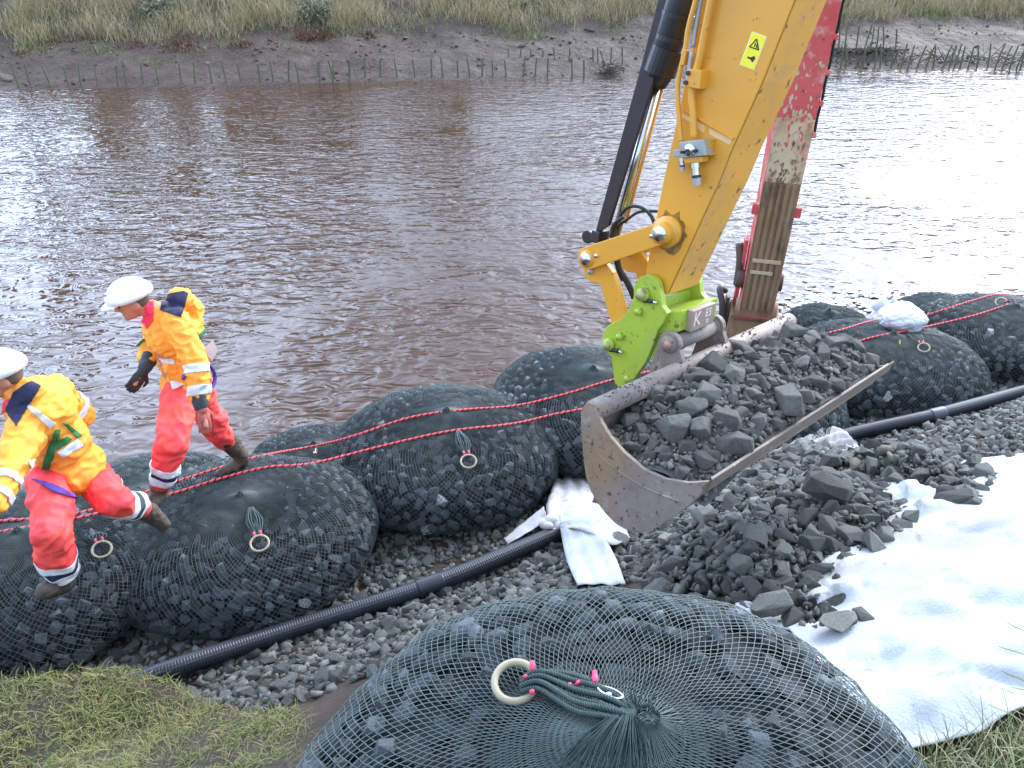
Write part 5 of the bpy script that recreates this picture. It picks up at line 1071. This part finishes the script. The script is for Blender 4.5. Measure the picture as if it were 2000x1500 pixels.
far_blades('thin_weeds', 5000, (32.6, 36.5), (.05, .14), .012, GREENG, 'sparse weeds on the mud of the far bank, left', lambda q, r: (1 - sst(-8, 2, q)) * sst(32.6, 34.5, r) * max(0, .2 + 1.3 * nz((q, r, 0), .8, 12)), (.4, 1.))
far_blades('bracken', 3600, (34.6, 37), (.08, .3), .02, BRACK, 'rust brown dead weeds at the foot of the far grass, left', lambda q, r: (1 - sst(0, 4, q)) * max(0, .1 + 1.5 * nz((q, r, 0), .6, 15)) * (1 - abs(r - edge(q) + .3)), (.3, 1.))
def leafy(name, c, rad, n, mat, stem_mat, label, cat, group, trunk, seed, leaf=.06, th=None):
    rng = np.random.default_rng(seed); root = tag(empty(name, (c[0], c[1], c[2])), label, cat, group); m = MB(); tips = []
    H = trunk; base = A3(*c)
    if H > 1: m.tube(spline([base - A3(0, 0, .2), base + A3(rng.normal() * .1, 0, H * .4), base + A3(rng.normal() * .25, rng.normal() * .2, H * .95)], 5), list(np.linspace(th, th * .3, 11)), 7)
    for k in range(int(14 if H > 1 else 9)):
        f = rng.uniform(.3, 1) if H > 1 else 0.05; a = rng.uniform(0, 6.28); b0 = base + A3(0, 0, H * f if H > 1 else .0); e = b0 + A3(math.cos(a) * rad[0] * rng.uniform(.4, .95), math.sin(a) * rad[1] * rng.uniform(.4, .95), rad[2] * rng.uniform(.15, .9)); m.tube(spline([b0, (b0 + e) / 2 + A3(0, 0, .12 * rad[2]), e], 4), list(np.linspace((th or .03) * .4, .008, 9)), 5); tips.append(e); tips.append((b0 + e) / 2)
    m.build('trunk' if H > 1 else 'stem', stem_mat, root); T = np.array(tips); cl = T[rng.integers(len(T), size=n // 14)] + rng.normal(size=(n // 14, 3)) * np.array(rad) * .2
    P = cl[rng.integers(len(cl), size=n)] + rng.normal(size=(n, 3)) * np.array(rad) * .09; P[:, 2] = np.maximum(P[:, 2], c[2] + .02)
    e1 = rng.normal(size=(n, 3)); e1 /= np.linalg.norm(e1, axis=1, keepdims=True); e2 = np.cross(e1, rng.normal(size=(n, 3))); e2 /= np.linalg.norm(e2, axis=1, keepdims=True); L = leaf * rng.uniform(.6, 1.3, n)[:, None]
    V_ = np.stack([P - e1 * L, P + e2 * L * .45, P + e1 * L, P - e2 * L * .45], 1).reshape(-1, 3); F_ = (np.arange(n) * 4)[:, None] + np.arange(4)[None]
    obj('crown' if H > 1 else 'foliage', V_, F_, mat, root); return root
for i, (u, v, r, lab) in enumerate(((325, 30, (.95, .6, .75), 'grey green leafy shrub on the far bank, leftmost of three'), (618, 38, (.75, .6, .8), 'grey green leafy shrub overhanging the far bank, middle of three'), (1060, 12, (1.6, .6, .5), 'low grey green scrub on the far bank, rightmost of three'))):
    p = far_ground(u, v); leafy('shrub', (p[0], p[1], p[2] - .05), r, 1500, GREYL, TWIG, lab, 'shrub', 'grey green shrubs on the far bank', .3, 50 + i, .07)
TREEL = ['tall narrow olive tree standing back from the far bank', 'round olive tree standing back from the far bank', 'low bushy olive tree standing back from the far bank', 'broad olive tree standing back from the far bank', 'slender olive tree standing back from the far bank', 'short spreading olive tree standing back from the far bank', 'lopsided olive tree standing back from the far bank']
for i, (q, r, H, rx) in enumerate(((-17.8, 46, 13., 1.1), (-23, 45, 9.5, 2.2), (-6.5, 45, 6.8, 2.0), (-13.6, 45, 8.2, 2.1), (-10, 44, 8.0, 1.8), (-2.5, 45, 5.6, 2.2), (2.5, 46, 4.6, 2.2))):
    p = FD * q + FN * r; leafy('tree', (p[0], p[1], fz(q, r)), (rx, rx, H * .38), 5000, OLIVEL, BARK, TREEL[i], 'tree', 'trees beyond the far bank', H * .76, 80 + i, .26, .16)
def posts(us, vb, vt, group, label, rad=.035, jit=0.10, sc=2.857, off=0.):
    for k, x in enumerate(us):
        u = off + x / sc; v = vb(u); p = at(u, v, -.05) if vb(u) > 140 else far_ground(u, v); t = (p - CO) @ CD; h = (v - vt(u)) / FPX * t * 1.12 * gr.uniform(.9, 1.1); a = gr.normal() * jit
        o = MB().tube([p - A3(0, 0, .35), p + A3(a * h * .5, 0, h * .5), p + A3(a * h, gr.normal() * .03, h)], [rad, rad * .95, rad * .85], 7).build('wooden_post', WOOD)
        tag(o, label, 'post', group)
posts([110, 180, 295, 390, 455, 550, 655, 710, 805, 895, 1015, 1090, 1190, 1268, 1352, 1455, 1530, 1607, 1675, 1782, 1866, 1950], lambda u: 178 - u * .022, lambda u: 135 - u * .012, 'front row of posts in the far shallows', 'thin greenish post in the row standing in water below the far mud bank')
posts([67, 152, 236, 325, 408, 508, 606, 697, 762, 843, 914, 976, 1038, 1113, 1200, 1270, 1340, 1480, 1545], lambda u: 160 - (u - 600) * .012, lambda u: 123 - (u - 600) * .006, 'front row of posts in the far shallows', 'thin greenish post in the row standing in water below the far mud bank', off=600)
posts([1140, 1183, 1250, 1310, 1390, 1455, 1595, 1620, 1667, 1690, 1762], lambda u: 141, lambda u: 103, 'second row of posts behind the front row, near the yellow arm', 'taller greenish post set behind the front row left of the yellow arm', off=600)
posts([300, 390, 440, 545, 600, 660, 720, 790, 890], lambda u: 103, lambda u: 60, 'upper row of stakes right of the red arm', 'dark stake in the upper row on the far mud bank, right of the red arm', sc=4.444, off=1550, jit=.16)
posts([310, 410, 460, 570, 610, 710, 760, 850, 930, 990, 1060, 1140, 1215, 1285, 1345, 1390, 1445, 1515, 1600, 1690, 1740, 1800, 1870, 1925, 1975], lambda u: 133.5, lambda u: 96, 'lower row of stakes at the waterline, right of the red arm', 'dark stake in the lower row at the far waterline, right of the red arm', sc=4.444, off=1550, jit=.16)
def brush(name, pts, n, rad, label, L=(.5, 1.2), th=.012, flat=.25):
    m = MB()
    for _ in range(n):
        k = gr.integers(len(pts)); p = pts[k] + gr.normal(size=3) * A3(rad, rad * .5, rad * .35); d = unit(gr.normal(size=3) * A3(1, .5, flat)) * gr.uniform(*L); m.tube(spline([p - d / 2, p + gr.normal(size=3) * .06, p + d / 2], 3), th * gr.uniform(.5, 1.2), 4)
    return tag(m.build(name, TWIG), label, 'brushwood', kind=None)
brush('brushwood', [at(1185, 140, .15), at(1195, 134, .25)], 60, .22, 'clump of dark brushwood caught on the posts beside the yellow arm', (.3, .8))
brush('brushwood_rail', [far_ground(u, 103) + A3(0, -.1, .1) for u in range(1615, 1745, 6)], 80, .06, 'woven brushwood rail along the upper stakes on the far bank', (.8, 1.6), .016, .06)
brush('brushwood', [far_ground(u, 122) + A3(0, 0, .1) for u in range(1600, 2010, 8)], 190, .3, 'tangled sticks lying among the lower stakes on the far bank', (.5, 1.3), .012, .5)
brush('driftwood', [at(u, 141, .06) for u in range(1075, 1170, 8)], 10, .05, 'dark log floating between the far posts', (1., 2.), .03, .02)
for i, (u, v, s) in enumerate(((1015, 90, .55), (1060, 95, .35), (795, 75, .5), (1150, 60, .5), (405, 122, .28), (10, 150, .7), (620, 78, .4))):
    p = far_ground(u, v); me = hullmesh('clod', 700 + i, 14, .5, .03); me.materials.append(M('clod_%d' % i, (.09, .06, .045), (.13, .1, .07), 5, .8, .03, 9)); o = place('mud_clod', me, p, s * .5, frame_to(A3(0, 0, 1), gr)); o.scale = (s * .7, s * .4, s * .25)
    tag(o, ['slumped dark mud clod high on the mid far bank', 'smaller dark clod beside the slumped one on the far bank', 'turf clod slipping down the far mud bank', 'turf clod just left of the yellow arm on the far bank', 'small dark clod above the post row on the far mud', 'dark clod at the far left waterline', 'rust brown clod below the middle far shrub'][i], 'clod')

fm = MB()
for (u, v) in [(1630 + gr.normal() * 60, 585 + gr.normal() * 14) for _ in range(240)]:
    p = at(u, v, gr.uniform(.006, .03)); k = 9; rr_ = gr.uniform(.012, .05); ring = [p + A3(math.cos(a) * rr_ * 1.5 * gr.uniform(.5, 1.2), math.sin(a) * rr_ * gr.uniform(.5, 1.2), 0) for a in np.linspace(0, 6.28, k, endpoint=False)]; fm.prism(ring, [q + A3(0, 0, .006) for q in ring])
tag(fm.build('fleck', M('fleck_white', (.75, .75, .75), None, 5, .8)), 'flat white flecks on the water behind the bags right of the red arm', 'fleck', kind='stuff')  # thin white flecks scattered just above the water

deb = []; dr = np.random.default_rng(91)
while len(deb) < 1500:
    q, r_ = dr.uniform(-24, 30), 31.6 + 4.6 * dr.random(); k_ = .35 + 1.2 * nz((q, r_, 0), .5, 40) + (.5 if r_ > 34.5 else 0)
    if k_ > dr.random(): p = FD * q + FN * r_; rad = .02 + .09 * dr.random() ** 3; deb.append((A3(p[0], p[1], fz(q, r_) + rad * .15), rad, frame_to(A3(0, 0, 1), dr)))
Vr, Fr = joined(deb, SM, dr); tag(obj('far_debris', Vr, Fr, M('far_debris', (.05, .034, .026), (.12, .085, .06), 1.5, .85), centre=False), 'scattered clods and dead leaves on the mud of the far bank', 'debris', kind='stuff')
grs = MB(); gq_ = np.random.default_rng(92)
for c_, s0, s1, R_ in ((k1, .846, .8475, .125), (k0, .757, .7595, .0)):
    if R_: 
        ring = [c_ + A3(math.cos(a), math.sin(a)) * R_ * gq_.uniform(.72, 1.05) for a in np.linspace(0, 6.283, 26, endpoint=False)]; plate(ring, SF - .0018, SF + .001, grs)
grs.build('grease_stain', M('grease', (.40, .20, .03), (.22, .12, .04), 9, .35, spots=(((.06, .04, .025), 14, .5, .66),)), stick)
